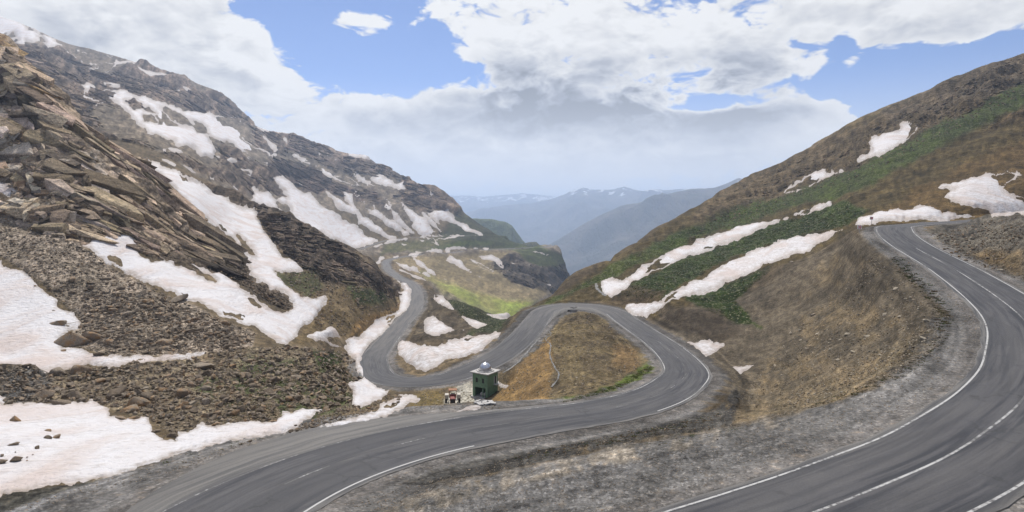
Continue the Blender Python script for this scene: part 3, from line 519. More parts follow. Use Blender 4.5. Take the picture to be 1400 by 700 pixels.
region([(700,436),(760,405),(800,383),(870,348),(930,322),(960,312),(940,335),(860,368),(820,388),(770,410),(720,430)], 4, 4, (.105,.11,.035), (.07,.08,.028), .15, 0, RIGHT, .95, grs=.7)
region([(860,352),(960,302),(1060,270),(1180,222),(1280,170),(1400,112),(2000,-60),(2000,60),(1400,145),(1290,200),(1180,258),(1060,292),(940,332)], 5, 6, (.085,.105,.032), (.055,.072,.024), .2, .1, RIGHT, .85, grs=.6)
region([(800,392),(862,388),(940,350),(1060,302),(1150,278),(1190,288),(1150,312),(1060,334),(1000,354),(930,390),(905,408),(850,405)], 3, 4, (.07,.09,.03), (.042,.056,.02), .2, .2, RIGHT, .95, grs=.7)
region([(835,405),(865,390),(910,400),(900,412),(850,420),(835,415)], 4, 3, (.14,.105,.065), (.10,.078,.05), .2, .1, (120, 400), .9)
region([(1180,308),(1230,272),(1300,232),(1400,195),(2000,150),(2000,310),(1400,302),(1250,300)], 6, 7, (.185,.125,.058), (.13,.092,.045), .25, .1, (150, 700), .95)
region([(885,438),(1000,405),(1110,350),(1165,318),(1200,330),(1300,430),(1300,480),(1200,530),(1060,578),(1000,550),(960,500)], 8, 5, (.175,.145,.105), (.125,.105,.077), .12, .35, (44, 200))
region([(1010,545),(1080,470),(1180,360),(1150,345),(1100,410),(1180,420),(1240,440),(1150,480),(1060,540)], 8, 12, (.23,.175,.105), (.17,.135,.085), .2, .4, (44, 200), .6, thr=.05)
region([(1015,560),(1120,518),(1290,445),(1290,482),(1120,562),(1030,580)], 14, 7, (.27,.205,.125), (.19,.155,.10), .2, .5, (38, 100), .7)
region([(935,405),(1000,383),(1060,362),(1040,382),(1005,410),(1040,450),(1000,440),(960,422)], 4, 5, (.06,.085,.026), (.04,.056,.02), .2, .1, (120, 400), .95, grs=.8)
region([(900,415),(985,425),(1015,452),(985,470),(900,450)], 5, 4, (.13,.105,.075), (.09,.072,.052), .15, .1, (100, 200), .9)
region([(1262,318),(1300,300),(1400,288),(2000,270),(2000,450),(1400,388),(1335,362)], 3, 3, (.14,.125,.10), (.09,.082,.07), .3, .6, (60, 160))
region([(1330,345),(1400,345),(1400,380),(1350,365)], 8, 6, (.19,.13,.065), (.12,.09,.05), .3, .4, (60, 160), .7)
region([(605,548),(636,520),(652,528),(655,556),(640,562),(606,562)], 3, 3, (.33,.31,.26), (.25,.24,.21), .1, .1, (80, 115))
region([(560,540),(605,535),(608,560),(560,562)], 4, 4, (.18,.135,.06), (.11,.09,.045), .2, .1, (75, 115), .9)
region([(-300,760),(-200,740),(0,690),(60,672),(150,652),(250,622),(400,588),(480,575),(560,566),(700,551),(700,575),(500,600),(300,680),(200,760)], 3, 3, (.155,.152,.15), (.112,.11,.107), .1, .2, (20, 75))
region([(-200,705),(0,676),(140,654),(100,672),(0,700)], 2, 3, (.09,.085,.07), (.05,.048,.04), .2, .4, (20, 60), .9)
# gravel verges by distance from the road, and the wide gravel apron between the two roads in front
vn = RD + N_W2 * 2.2 + N_MED * 1.5
side_w = np.where(DD < 62, 5.2, 2.6)
paint(((1 - sstep(vn, HW + side_w * .55, HW + side_w)) ).astype(np.float32), (.175, .168, .16), (.105, .10, .094), .1, .12, 0)
apron = [(380,760),(470,700),(600,664),(700,640),(900,600),(1060,572),(1200,532),(1292,478),(1302,432),(1250,385),(1175,318),(1230,316),(1400,520),(1000,900),(380,900)]
region(apron, 4, 3, (.172,.165,.156), (.122,.117,.11), .1, .12, (6, 160))
region([(440,722),(600,668),(700,643),(900,602),(1060,572),(1075,582),(900,622),(700,664),(600,692),(520,722)], 3, 4, (.25,.205,.145), (.185,.16,.125), .15, .3, (20, 50), .45, thr=-.05)
region([(470,690),(600,640),(700,620),(850,592),(980,560),(1008,525),(1016,545),(1000,582),(850,608),(700,643),(560,684)], 3, 3, (.10,.095,.086), (.05,.047,.042), .3, .5, (34, 100), .95, thr=-.25)
paint(((1 - sstep(np.abs(RD - HW - 0.2) + N_FINE * .6, 0.5, 1.3)) * .5).astype(np.float32), (.17, .155, .14), (.10, .09, .082), .08, .05, 0)
# ------------------------------------------------------------------ relief of the ground, only as fine as the sheet carries
dX = np.gradient(np.stack([XX, DD, ZZ], -1), axis=1); dV = np.gradient(np.stack([XX, DD, ZZ], -1), axis=0)
NRM = np.cross(dX, dV); NRM /= np.linalg.norm(NRM, axis=2)[..., None] + 1e-9
NRM = np.where(NRM[..., 2:3] < 0, -NRM, NRM)
DISP = np.zeros((NV, NX), np.float32)
Pf = POS.copy(); Df = DD.reshape(-1).astype(np.float32)
isl = ((PXG.reshape(-1) < 420) & (Df < 300))
s1 = np.array([0.60, 0.1, -0.79], np.float32); s2 = np.array([0.93, 0.25, -0.27], np.float32)
Q1 = Pf - 0.72 * (Pf @ s1)[:, None] * s1; Q2 = Pf - 0.6 * (Pf @ s2)[:, None] * s2
Qr = np.where(isl[:, None], Q1, Q2)
rockf, rubf, grsf = ROCK.reshape(-1), RUB.reshape(-1), GRS.reshape(-1)
disp = np.zeros(len(Pf), np.float32)
lam = 96.0; k = 0
while lam > 0.22:
    act = sstep(lam / Df, 0.010, 0.02) * (1 - sstep(lam / Df, 0.085, 0.15))
    ii = np.nonzero(act > 0.01)[0]
    if len(ii):
        n_s = perlin(Pf[ii] / lam, 50 + k); n_r = perlin(Qr[ii] / lam, 70 + k)
        ridged = 0.55 - np.abs(n_r) * 1.9
        saw = (Qr[ii] @ np.array([.5, .6, .62], np.float32)) / lam * 0.8 + perlin(Pf[ii] / (lam * 2.2), 90 + k) * 1.4
        saw = saw - np.floor(saw); saw = np.where(saw < .8, saw / .8, (1 - saw) / .2) - .5
        a = act[ii] * lam
        disp[ii] += a * (n_s * (0.035 + 0.02 * grsf[ii] + 0.06 * rubf[ii]) + rockf[ii] ** 1.5 * (ridged * 0.20 + saw * 0.17) * np.where(Df[ii] > 400, .55, 1.0))
    lam /= 1.9; k += 1
DISP = disp.reshape(NV, NX)
snow_w = sstep(SDS, -5, 3)
DISP *= (1 - 0.93 * road_near) * (1 - 0.88 * snow_w)
DISP *= sstep(np.broadcast_to(DD, DISP.shape), 7, 20)
BX, BY, BZ = (np.stack([XX, DD, ZZ], -1) + NRM * DISP[..., None]).transpose(2, 0, 1)
VERT = np.stack([BX, BY, BZ], -1).astype(np.float32)
def mesh_from(name, verts, quads, smooth=True):
    me = bpy.data.meshes.new(name); nv, nq = len(verts), len(quads); w_ = quads.shape[1]
    me.vertices.add(nv); me.vertices.foreach_set('co', np.ascontiguousarray(verts, np.float32).ravel())
    me.loops.add(nq * w_); me.loops.foreach_set('vertex_index', np.ascontiguousarray(quads, np.int32).ravel())
    me.polygons.add(nq); me.polygons.foreach_set('loop_start', np.arange(0, nq * w_, w_, dtype=np.int32))
    me.polygons.foreach_set('loop_total', np.full(nq, w_, np.int32))
    me.polygons.foreach_set('use_smooth', np.full(nq, smooth, bool))
    me.update(calc_edges=True); return me
def link(name, me, mat=None, parent=None, **props):
    o = bpy.data.objects.new(name, me); COL.objects.link(o)
    if mat is not None and me is not None and len(me.materials) == 0: me.materials.append(mat)
    if parent is not None: o.parent = parent
    for k_, v_ in props.items():
        if v_ is not None: o[k_] = v_
    return o
def set_attr(me, name, data, typ='FLOAT'):
    a = me.attributes.new(name, typ, 'POINT')
    if typ == 'FLOAT': a.data.foreach_set('value', np.ascontiguousarray(data, np.float32).ravel())
    else:
        rgba = np.ones((len(data), 4), np.float32); rgba[:, :3] = data; a.data.foreach_set('color', rgba.ravel())
ids = np.arange(NV * NX, dtype=np.int32).reshape(NV, NX)
# ------------------------------------------------------------------ materials of the land
def new_mat(name):
    m = bpy.data.materials.new(name); m.use_nodes = True; T = NT(m.node_tree)
    b = next(n_ for n_ in T.n if n_.type == 'BSDF_PRINCIPLED'); return m, T, b
def bump(T, b, h, strength, dist):
    n_ = T.node('ShaderNodeBump'); T.put(n_.inputs['Strength'], strength); T.put(n_.inputs['Distance'], dist); T.put(n_.inputs['Height'], h)
    T.l.new(n_.outputs[0], b.inputs['Normal'])
def spec(b, v):
    b.inputs['Specular IOR Level'].default_value = v
M_LAND, T, b = new_mat('land')
geo = T.node('ShaderNodeNewGeometry'); pos = geo.outputs['Position']
rk = T.attr('rock'); rb = T.attr('rubble'); gr = T.attr('grass')
n1 = T.noise(pos, 0.35, 9, 0.65); n2 = T.noise(pos, 2.1, 7, 0.65); n3 = T.noise(pos, 0.06, 6, 0.6)
vor = T.node('ShaderNodeTexVoronoi', feature='F1'); T.put(vor.inputs['Vector'], pos); vor.inputs['Scale'].default_value = 2.3
vor2 = T.node('ShaderNodeTexVoronoi', feature='F1'); T.put(vor2.inputs['Vector'], T.vmath('MULTIPLY', pos, (1, 1, 1.5))); vor2.inputs['Scale'].default_value = 0.42
vsep = T.node('ShaderNodeSeparateColor'); T.l.new(vor.outputs['Color'], vsep.inputs[0])
vsep2 = T.node('ShaderNodeSeparateColor'); T.l.new(vor2.outputs['Color'], vsep2.inputs[0])
val = T.math('ADD', T.ramp(n1, .25, .75, .62, 1.38, False), T.ramp(n2, .25, .75, -.34, .34, False))
val = T.math('ADD', val, T.ramp(n3, .3, .7, -.12, .12, False))
stone = T.math('MULTIPLY', T.math('MAXIMUM', rb, 0.18), T.ramp(vsep.outputs[0], 0, 1, -.6, .75, False))
vor3 = T.node('ShaderNodeTexVoronoi', feature='F1'); T.put(vor3.inputs['Vector'], pos); vor3.inputs['Scale'].default_value = 7.5
vsep3 = T.node('ShaderNodeSeparateColor'); T.l.new(vor3.outputs['Color'], vsep3.inputs[0])
stone = T.math('ADD', stone, T.math('ADD', T.ramp(vsep3.outputs[0], .2, .95, -.2, .2, False), T.ramp(vsep3.outputs[1], .88, .93, 0, .55)))
stone2 = T.math('MULTIPLY', rk, T.ramp(vsep2.outputs[0], 0, 1, -.22, .26, False))
val = T.math('MAXIMUM', T.math('ADD', T.math('ADD', val, stone), stone2), 0.15)
base = T.attr('tint', 'Color')
colr = T.vmath('SCALE', base, scale=val)
hue = T.mix(T.math('MULTIPLY', T.ramp(n2, .52, .72), .5), colr, T.vmath('MULTIPLY', colr, (1.25, 1.0, .72)))
dots = T.math('MULTIPLY', T.math('MULTIPLY', gr, T.ramp(vsep.outputs[1], .84, .88)), .75)
hue = T.mix(dots, hue, rgb(.26, .24, .16))
T.l.new(hue, b.inputs['Base Color']); b.inputs['Roughness'].default_value = .95; spec(b, .12)
hgt = T.math('ADD', T.math('MULTIPLY', n1, T.math('ADD', 1.0, T.math('MULTIPLY', rk, 2.2))), T.math('MULTIPLY', n2, .45))
hgt = T.math('ADD', hgt, T.math('MULTIPLY', T.math('SUBTRACT', .5, vor.outputs['Distance']), T.math('MULTIPLY', rb, .3)))
hgt = T.math('ADD', hgt, T.math('MULTIPLY', T.math('ADD', vor2.outputs['Distance'], T.math('MULTIPLY', vsep2.outputs[1], .8)), T.math('MULTIPLY', rk, .9)))
bump(T, b, hgt, T.math('ADD', .55, T.math('MULTIPLY', rk, .45)), .9)
M_SNOW, T, b = new_mat('old_snow')
geo = T.node('ShaderNodeNewGeometry'); pos = geo.outputs['Position']
s1n = T.noise(T.vmath('MULTIPLY', pos, (1.0, .35, 1.0)), .16, 7, .6, .8); s2n = T.noise(pos, 1.3, 6, .62); s3n = T.noise(pos, 9.0, 3, .6)
thin = T.attr('rim')
c = T.mix(T.ramp(s1n, .42, .68), rgb(.63, .615, .62), rgb(.55, .475, .44))
c = T.mix(T.math('MULTIPLY', T.ramp(s2n, .5, .74), .45), c, rgb(.37, .32, .28))
c = T.mix(T.math('MULTIPLY', T.ramp(s3n, .62, .72), T.ramp(s2n, .35, .6, 0, .5)), c, rgb(.38, .32, .26))
c = T.mix(T.math('MULTIPLY', thin, T.ramp(s2n, .30, .6, .2, .9)), c, rgb(.30, .25, .205))
dirty = T.attr('dirt')
c = T.mix(T.math('MULTIPLY', dirty, T.ramp(T.noise(T.vmath('MULTIPLY', pos, (.7, .7, 2.2)), .7, 7, .65, 1.2), .42, .66)), c, rgb(.36, .31, .275))
T.l.new(c, b.inputs['Base Color']); b.inputs['Roughness'].default_value = .75; spec(b, .2)
bump(T, b, T.math('ADD', T.math('MULTIPLY', s2n, 1.0), T.math('MULTIPLY', s1n, 2.0)), .7, .8)
# ------------------------------------------------------------------ ground object
print('verts', NV * NX)
quads = np.stack([ids[:-1, :-1], ids[:-1, 1:], ids[1:, 1:], ids[1:, :-1]], -1).reshape(-1, 4)
me = mesh_from('mountain_ground', VERT.reshape(-1, 3), quads)
stk = fbm(np.c_[RS.reshape(-1) * .9, RA.reshape(-1) * .035, 0 * RS.reshape(-1)].astype(np.float32), 1.0, 4, .65, 88).reshape(NV, NX)
TINT *= (1 + .9 * stk * (RD < 14) * (1 - sstep(RD, 9, 14)))[..., None]
MIC = fbm(POS / DD.reshape(-1, 1).astype(np.float32), 95, 3, 0.8, 77).reshape(NV, NX)
TINT *= np.clip(1 + MIC * (.55 + .9 * ROCK) * (1 - road_near * .6), .35, 1.9)[..., None]
lumn = TINT.mean(2, keepdims=True); TINT = np.clip(lumn + (TINT - lumn) * 1.12, .008, .8) * .92 * np.clip(lumn / .13, .3, 2.2) ** (.15 + .4 * (1 - road_near[..., None]))
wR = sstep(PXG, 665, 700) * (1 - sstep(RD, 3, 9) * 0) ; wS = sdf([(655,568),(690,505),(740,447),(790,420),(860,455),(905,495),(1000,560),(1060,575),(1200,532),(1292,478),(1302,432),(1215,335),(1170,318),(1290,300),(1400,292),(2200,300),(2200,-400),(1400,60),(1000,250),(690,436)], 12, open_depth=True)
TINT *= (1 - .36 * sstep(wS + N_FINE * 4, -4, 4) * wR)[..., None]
gm = sstep(GRS, .25, .6)[..., None] * wR[..., None]; TINT *= 1 + gm * (np.array([.95, 1.18, .62], np.float32) - 1)
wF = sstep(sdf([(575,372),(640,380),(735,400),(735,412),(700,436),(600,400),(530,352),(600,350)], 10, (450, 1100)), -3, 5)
TINT *= (1 + .22 * wF)[..., None]  # lighter ground tint stands in for the sunlit patch on the valley slope
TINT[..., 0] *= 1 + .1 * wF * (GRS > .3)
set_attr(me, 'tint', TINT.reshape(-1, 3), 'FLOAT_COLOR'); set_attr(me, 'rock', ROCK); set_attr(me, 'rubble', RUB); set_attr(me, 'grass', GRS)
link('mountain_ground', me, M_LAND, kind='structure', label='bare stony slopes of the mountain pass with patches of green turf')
# ------------------------------------------------------------------ snow patches, each its own slab lying on the ground
used_label = {G_S: 'long thin snow streak running down the face of the far mountain', G_T: 'small scrap of snow caught among the dark cliffs of the far mountain', G_V: 'narrow snow streak on the tan slope below the far road'}
DIRTY = {6: .9, 7: .8, 16: .55, 17: .35, 18: .6, 19: .8, 20: .9, 4: .5, 11: .6, 12: .7, 5: .3, 15: .3, 1: .2}
for si, ((outline, holes, label, group), s) in enumerate(zip(SNOW, snow_fields)):
    inside = s > -3.2
    q = inside[:-1, :-1] | inside[:-1, 1:] | inside[1:, 1:] | inside[1:, :-1]
    q &= (s[:-1, :-1] > -50) & (s[:-1, 1:] > -50) & (s[1:, 1:] > -50) & (s[1:, :-1] > -50)
    if q.sum() < 2: print('no snow for', outline[0]); continue
    qi = np.argwhere(q); a_, b_ = qi[:, 0], qi[:, 1]
    qs = np.stack([ids[a_, b_], ids[a_, b_ + 1], ids[a_ + 1, b_ + 1], ids[a_ + 1, b_]], -1)
    uq, inv = np.unique(qs, return_inverse=True); inv = inv.reshape(qs.shape)
    sd = s.reshape(-1)[uq]; d = Df[uq]; sm = np.clip(sd, -4, 1e9) * d / F
    Tm = 0.22 + 0.0022 * d
    h = np.where(sm > 0, Tm * (1 - np.exp(-sm * 0.32 / Tm)), sm * 0.55)
    und = perlin(Pf[uq] / (0.06 * d[:, None] + 1.5), 130) * (0.004 * d + .05) * sstep(sm / Tm, 0, 2)
    base_v = (np.stack([XX, DD, ZZ], -1).reshape(-1, 3)[uq] + (NRM.reshape(-1, 3) * DISP.reshape(-1, 1))[uq])
    nn = NRM.reshape(-1, 3)[uq] * 0.6 + np.array([0, 0, .4])
    v = base_v + nn * (h + und)[:, None]
    me = mesh_from('snow_patch', v, inv)
    set_attr(me, 'rim', 1 - sstep(sd, 0.5, 6.5)); set_attr(me, 'dirt', np.full(len(v), DIRTY.get(si, 0.12)))
    if group in (G_S, G_V):                     # tell the streaks apart by their order across the slope
        mates = sorted((sum(p_[0] for p_ in o_) / len(o_), k_) for k_, (o_, _h, _l, g_) in enumerate(SNOW) if g_ == group)
        rank = [k_ for _x, k_ in mates].index(si); nth = ['first', 'second', 'third', 'fourth', 'fifth', 'sixth', 'seventh', 'eighth', 'ninth', 'tenth', 'eleventh', 'twelfth', 'thirteenth'][rank]
        label = ('%s from left of the snow streaks down the far mountain face' if group == G_S else '%s from left of the snow streaks below the far road') % nth; grp = group
    elif group in used_label: label = used_label[group]; grp = group
    else: grp = 'snow patches left on the slopes'
    link('snow_patch', me, M_SNOW, label=label, category='snow patch', group=grp)
# ================================================================== road surface and markings
def ribbon(C, offs, dz, s0=None, s1=None, skirt=0.0):
    N, s = along(C); sel = np.ones(len(C), bool)
    if s0 is not None: sel = (s >= s0) & (s <= s1)
    C, N, s = C[sel], N[sel], s[sel]; m = len(offs)
    V = np.empty((len(C), m, 3)); 
    for j, o in enumerate(offs):
        V[:, j, 0] = C[:, 0] + N[:, 0] * o; V[:, j, 1] = C[:, 1] + N[:, 1] * o
        V[:, j, 2] = C[:, 2] + dz[j]
    i_ = np.arange(len(C) * m).reshape(len(C), m)
    Q = np.stack([i_[:-1, :-1], i_[:-1, 1:], i_[1:, 1:], i_[1:, :-1]], -1).reshape(-1, 4)[:, ::-1]
    return V.reshape(-1, 3), Q, np.tile(offs, len(C)), np.repeat(s, m)
M_ASPH, T, b = new_mat('worn_asphalt')
ac, al_, geo = T.attr('across'), T.attr('along'), T.node('ShaderNodeNewGeometry')
cv_ = T.node('ShaderNodeCombineXYZ'); T.put(cv_.inputs[0], T.math('MULTIPLY', ac, 1.0)); T.put(cv_.inputs[1], T.math('MULTIPLY', al_, .045))
st = T.noise(cv_.outputs[0], 2.2, 7, .62, .5); st2 = T.noise(cv_.outputs[0], .55, 5, .6, .8)
gn = T.noise(geo.outputs['Position'], 14, 4, .7)
crk = T.node('ShaderNodeTexVoronoi', feature='DISTANCE_TO_EDGE'); T.put(crk.inputs['Vector'], T.vmath('ADD', geo.outputs['Position'], T.vmath('SCALE', T.noise(geo.outputs['Position'], 1.2, 5, .7, out=1), scale=1.3))); crk.inputs['Scale'].default_value = .34
cv2 = T.node('ShaderNodeCombineXYZ'); T.put(cv2.inputs[0], T.math('MULTIPLY', ac, .28)); T.put(cv2.inputs[1], T.math('MULTIPLY', al_, .075))
ptc = T.node('ShaderNodeTexVoronoi', distance='CHEBYCHEV'); T.put(ptc.inputs['Vector'], cv2.outputs[0]); ptc.inputs['Scale'].default_value = 1.0
psep = T.node('ShaderNodeSeparateColor'); T.l.new(ptc.outputs['Color'], psep.inputs[0]); pt = T.noise(geo.outputs['Position'], .22, 5, .55)
c = T.mix(T.ramp(st, .38, .62), rgb(.034, .035, .040), rgb(.080, .078, .080))
c = T.mix(T.math('MULTIPLY', T.ramp(st2, .45, .75), .6), c, rgb(.12, .114, .108))
c = T.mix(T.ramp(pt, .5, .62, 0, .45), c, rgb(.062, .062, .066))
c = T.mix(T.math('MULTIPLY', T.ramp(psep.outputs[0], .80, .82), .55), c, rgb(.05, .05, .053))
c = T.mix(T.math('MULTIPLY', T.ramp(crk.outputs['Distance'], .035, .01), T.ramp(pt, .52, .66, 0, .6)), c, rgb(.03, .03, .03))
track = T.math('ABSOLUTE', T.math('SUBTRACT', T.math('ABSOLUTE', ac), 1.7))
c = T.mix(T.math('MULTIPLY', T.ramp(track, 1.0, .2), .28), c, rgb(.075, .073, .074))
edge = T.ramp(T.math('ADD', T.math('ABSOLUTE', ac), T.math('MULTIPLY', T.math('SUBTRACT', st, .5), 1.6)), 3.05, 3.9)
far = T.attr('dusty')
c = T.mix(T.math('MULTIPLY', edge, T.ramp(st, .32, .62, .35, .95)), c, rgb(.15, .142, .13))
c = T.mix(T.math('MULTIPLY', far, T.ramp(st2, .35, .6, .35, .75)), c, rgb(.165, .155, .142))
c = T.vmath('SCALE', c, scale=T.ramp(gn, .25, .75, .78, 1.22, False))
T.l.new(c, b.inputs['Base Color']); b.inputs['Roughness'].default_value = .82; spec(b, .28)
bump(T, b, gn, .25, .05)
offs = [-HW, -HW, -HW, -2.6, -1.3, 0, 1.3, 2.6, HW, HW, HW]; dz = [-.45, 0, 0, .03, .05, .06, .05, .03, 0, 0, -.45]
NR, SR = along(ROAD)
V, Q, A_, S_ = ribbon(ROAD, offs, dz)
# ragged asphalt edge
rag = perlin(np.c_[S_ * .5, A_, 0 * S_], 5) * .14 + perlin(np.c_[S_ * 2.1, A_, 0 * S_], 6) * .09
NNr = np.repeat(NR, 11, 0); jc = np.tile(np.arange(11), len(ROAD)); em = np.abs(A_) > HW - .1
EX = np.where(jc >= 9, np.repeat(EXL, 11), np.where(jc <= 1, -np.repeat(EXR, 11), 0.0)) + np.where(jc <= 1, -.02, np.where(jc >= 9, .02, 0))
V[:, 0] += NNr[:, 0] * EX; V[:, 1] += NNr[:, 1] * EX
A_ = np.where((jc >= 9) | (jc <= 1), np.sign(A_) * HW + EX, A_)
V[em, 0] += (NNr[em, 0] * np.sign(A_[em]) * rag[em]); V[em, 1] += NNr[em, 1] * np.sign(A_[em]) * rag[em]
me = mesh_from('road', V, Q); set_attr(me, 'across', A_); set_attr(me, 'along', S_)
rdist = np.repeat(ROAD[:, 1], 11); set_attr(me, 'dusty', sstep(rdist, 110, 240) * .8)
road_o = link('road', me, M_ASPH, kind='structure', label='worn grey asphalt road winding down the pass in hairpin bends')
M_LINE, T, b = new_mat('worn_road_paint')
geo = T.node('ShaderNodeNewGeometry'); wn = T.noise(geo.outputs['Position'], 3.5, 6, .7); wb = T.noise(geo.outputs['Position'], .16, 3, .5)
wear = T.math('ADD', T.math('ADD', wn, T.math('MULTIPLY', T.math('SUBTRACT', wb, .5), .9)), T.attr('wear'))
c = T.mix(T.ramp(wear, .46, .72), rgb(.42, .415, .40), rgb(.105, .102, .10))
T.l.new(c, b.inputs['Base Color']); b.inputs['Roughness'].default_value = .8; spec(b, .2)
def zline(o): return np.interp(abs(o), [0, 1.3, 2.6, HW], [.06, .05, .03, 0])
def s_of(px, py):
    qx, qy = to_px(ROAD); m = ROAD[:, 1] > 8
    e = np.where(m, (qx - px) ** 2 + (qy - py) ** 2, 1e9); return SR[e.argmin()]
def marking(name, label, o, wdt, segs):
    Vs, Qs, Ws, n0 = [], [], [], 0
    for a, z_, wr in segs:
        v, q, aa, ss = ribbon(ROAD, [o - wdt / 2, o + wdt / 2], [zline(o - wdt / 2) + .006, zline(o + wdt / 2) + .006], a, z_)
        if len(v) < 4: continue
        Vs.append(v); Qs.append(q + n0); n0 += len(v); Ws.append(np.full(len(v), wr))
    me = mesh_from(name, np.vstack(Vs), np.vstack(Qs)); set_attr(me, 'wear', np.concatenate(Ws))
    link(name, me, M_LINE, kind='structure', label=label)
SE = SR[-1]; s_h1 = s_of(937, 507); s_arc = s_of(800, 413); s_near = s_of(1143, 691); s_turn = s_of(681, 842); s_l = s_of(459, 640); s_far = s_of(569, 416)
# the centre line runs from the top hairpin downhill; + offset is the right-hand side seen in that direction reversed
marking('edge_line', 'worn white edge line on the camera side of the upper bend', -3.3, .13, [(s_of(1290, 304), s_near + 14, .0), (s_near + 16, s_turn, .1), (s_l + 34, s_h1 - 34, .42), (s_h1 - 34, s_h1 + 26, .02), (s_h1 + 26, s_arc, .1), (s_arc, s_far, .2)])
marking('edge_line', 'worn white edge line on the far side of the lower road', 3.3, .13, [(s_of(1290, 304), s_near + 10, -.05), (s_turn + 12, s_l + 8, .25), (s_l + 8, s_h1 - 2, .12), (s_h1 - 2, s_arc - 20, .03), (s_arc - 10, s_far, .2)])
marking('bright_edge_line', 'fresh bit of white edge line beside the gravel at the lower left', -3.3, .13, [(s_turn + 6, s_of(612, 598), -.2)])
marking('centre_line', 'faint white centre line of the road', 0.0, .13, [(s_of(1252, 339), s_turn, .12)] + [(s_l - 4 + k * 9, s_l - 4 + k * 9 + 4, .24) for k in range(0, 8)] + [(s_h1 + k * 9 - 6, s_h1 + k * 9 - 2, .26) for k in range(0, 12)])
# snow-dusted bench track high on the far mountain
V, Q, A_, S_ = ribbon(TRACK, [-3, 3], [.1, .1])
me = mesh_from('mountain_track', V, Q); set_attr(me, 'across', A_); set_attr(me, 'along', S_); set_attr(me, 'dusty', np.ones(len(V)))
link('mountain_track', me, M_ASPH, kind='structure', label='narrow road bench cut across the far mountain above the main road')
# ================================================================== far ranges behind haze
M_FAR, T, b = new_mat('far_mountain')
geo = T.node('ShaderNodeNewGeometry'); n1 = T.noise(geo.outputs['Position'], .004, 8, .6); 
c = T.mix(T.ramp(n1, .35, .65), rgb(.09, .085, .06), rgb(.15, .13, .10))
sn = T.attr('snowy'); n4 = T.noise(T.vmath('MULTIPLY', geo.outputs['Position'], (1, 1, .35)), .006, 8, .65)
c = T.mix(T.ramp(T.math('ADD', n4, sn), .98, 1.04), c, rgb(.8, .8, .8))
c = T.mix(T.attr('green_amount'), c, rgb(.10, .13, .045))
T.l.new(c, b.inputs['Base Color']); b.inputs['Roughness'].default_value = .95; spec(b, .1)
bump(T, b, T.noise(T.vmath('MULTIPLY', geo.outputs['Position'], (1, .5, .25)), .006, 8, .65), 1.0, 120)
def far_range(name, D, prof, px0, px1, slope, depth_front, amp, snow_top, label, green=0.0, seed=0, nx=420, nr=110, foot=-1120, kind='structure'):
    pxs = np.linspace(px0, px1, nx); t = np.r_[np.linspace(-1, 0, nr - 25, endpoint=False), np.linspace(0, .5, 25)]
    pr = np.interp(pxs, [p[0] for p in prof], [p[1] for p in prof]) - (4.5 if D > 6000 else (1.5 if D > 4000 else 0))
    zr = -(pr - HY) * D / F
    G, Tt = np.meshgrid(pxs, t); Y = D + Tt * depth_front; X = (G - 700) / F * D * (1 + 0.0 * Tt) * (1 + (Y / D - 1) * .85)
    drop = np.abs(Tt) ** 1.12 * depth_front * slope
    P = np.stack([X, Y, 0 * X], -1).reshape(-1, 3)
    sc = 1 / (amp * 9.0)
    rid = sum((0.5 - np.abs(perlin(P * np.float32(sc * 2 ** k_), seed + k_)) * 1.8) * .5 ** k_ for k_ in range(6)).reshape(X.shape)
    Z = zr[None, :] - drop + rid * amp * np.clip(np.abs(Tt) * 6 + .16, 0, 1) - amp * .25 * np.clip(np.abs(Tt) * 6, 0, 1)
    Z = np.maximum(Z, foot)
    V = np.stack([X, Y, Z], -1).reshape(-1, 3); i_ = np.arange(len(V)).reshape(X.shape)
    Q = np.stack([i_[:-1, :-1], i_[:-1, 1:], i_[1:, 1:], i_[1:, :-1]], -1).reshape(-1, 4)
    me = mesh_from(name, V, Q)
    set_attr(me, 'snowy', .16 + .30 * sstep(V[:, 2], snow_top - 260, snow_top)); set_attr(me, 'green_amount', np.full(len(V), green))
    link(name, me, M_FAR, kind=kind, label=label)
far_range('distant_mountain_range', 5000, [(300,420),(560,420),(640,392),(700,366),(750,338),(800,310),(825,297),(850,285),(875,280),(890,273),(925,266),(950,262),(977,261),(995,254),(1010,247),(1018,250),(1040,240),(1100,225),(1300,180),(1600,170)], 520, 1500, .42, 2400, 190, 400, 'nearest blue hazy mountain range closing the valley on the right', seed=201)
far_range('distant_mountain_range', 9000, [(200,320),(560,306),(600,300),(636,297),(665,291),(690,286),(725,283),(757,275),(772,270),(782,265),(793,261),(800,262),(812,265),(835,265),(855,260),(866,264),(880,267),(920,264),(960,262),(1010,262),(1100,270),(1400,290)], 250, 1300, .36, 3200, 240, 430, 'middle hazy mountain range with a snowy peak in the valley gap', seed=231)
far_range('distant_mountain_range', 12500, [(0,285),(300,285),(500,278),(560,275),(609,271),(625,273),(640,272),(660,274),(690,271),(714,269),(735,271),(756,273),(800,277),(860,280),(1400,285)], 100, 1300, .3, 4000, 160, 440, 'farthest pale mountain range on the horizon', seed=261)
far_range('hazy_green_spur', 2300, [(300,305),(560,300),(600,301),(648,300),(672,301),(690,304),(700,309),(705,316),(714,328),(730,345),(750,370),(790,410),(900,500)], 540, 860, .9, 900, 34, 2000, 'rounded green hillside in thin haze behind the far mountain skirt', green=.75, seed=291, nx=220, nr=80, foot=-700)
far_range('hazy_green_spur', 1600, [(640,345),(690,341),(712,334),(722,331),(733,330.5),(740,337),(746,344),(754,354),(765,372),(800,420)], 660, 800, 1.1, 380, 12, 2000, 'small sunlit tan spur beside the end of the far road', green=.35, seed=311, nx=140, nr=60, foot=-500)
R0 = 13500.0
cs = [(math.cos(a) * R0, math.sin(a) * R0 + 0, -1122.0) for a in np.linspace(0, 2 * math.pi, 64, endpoint=False)]
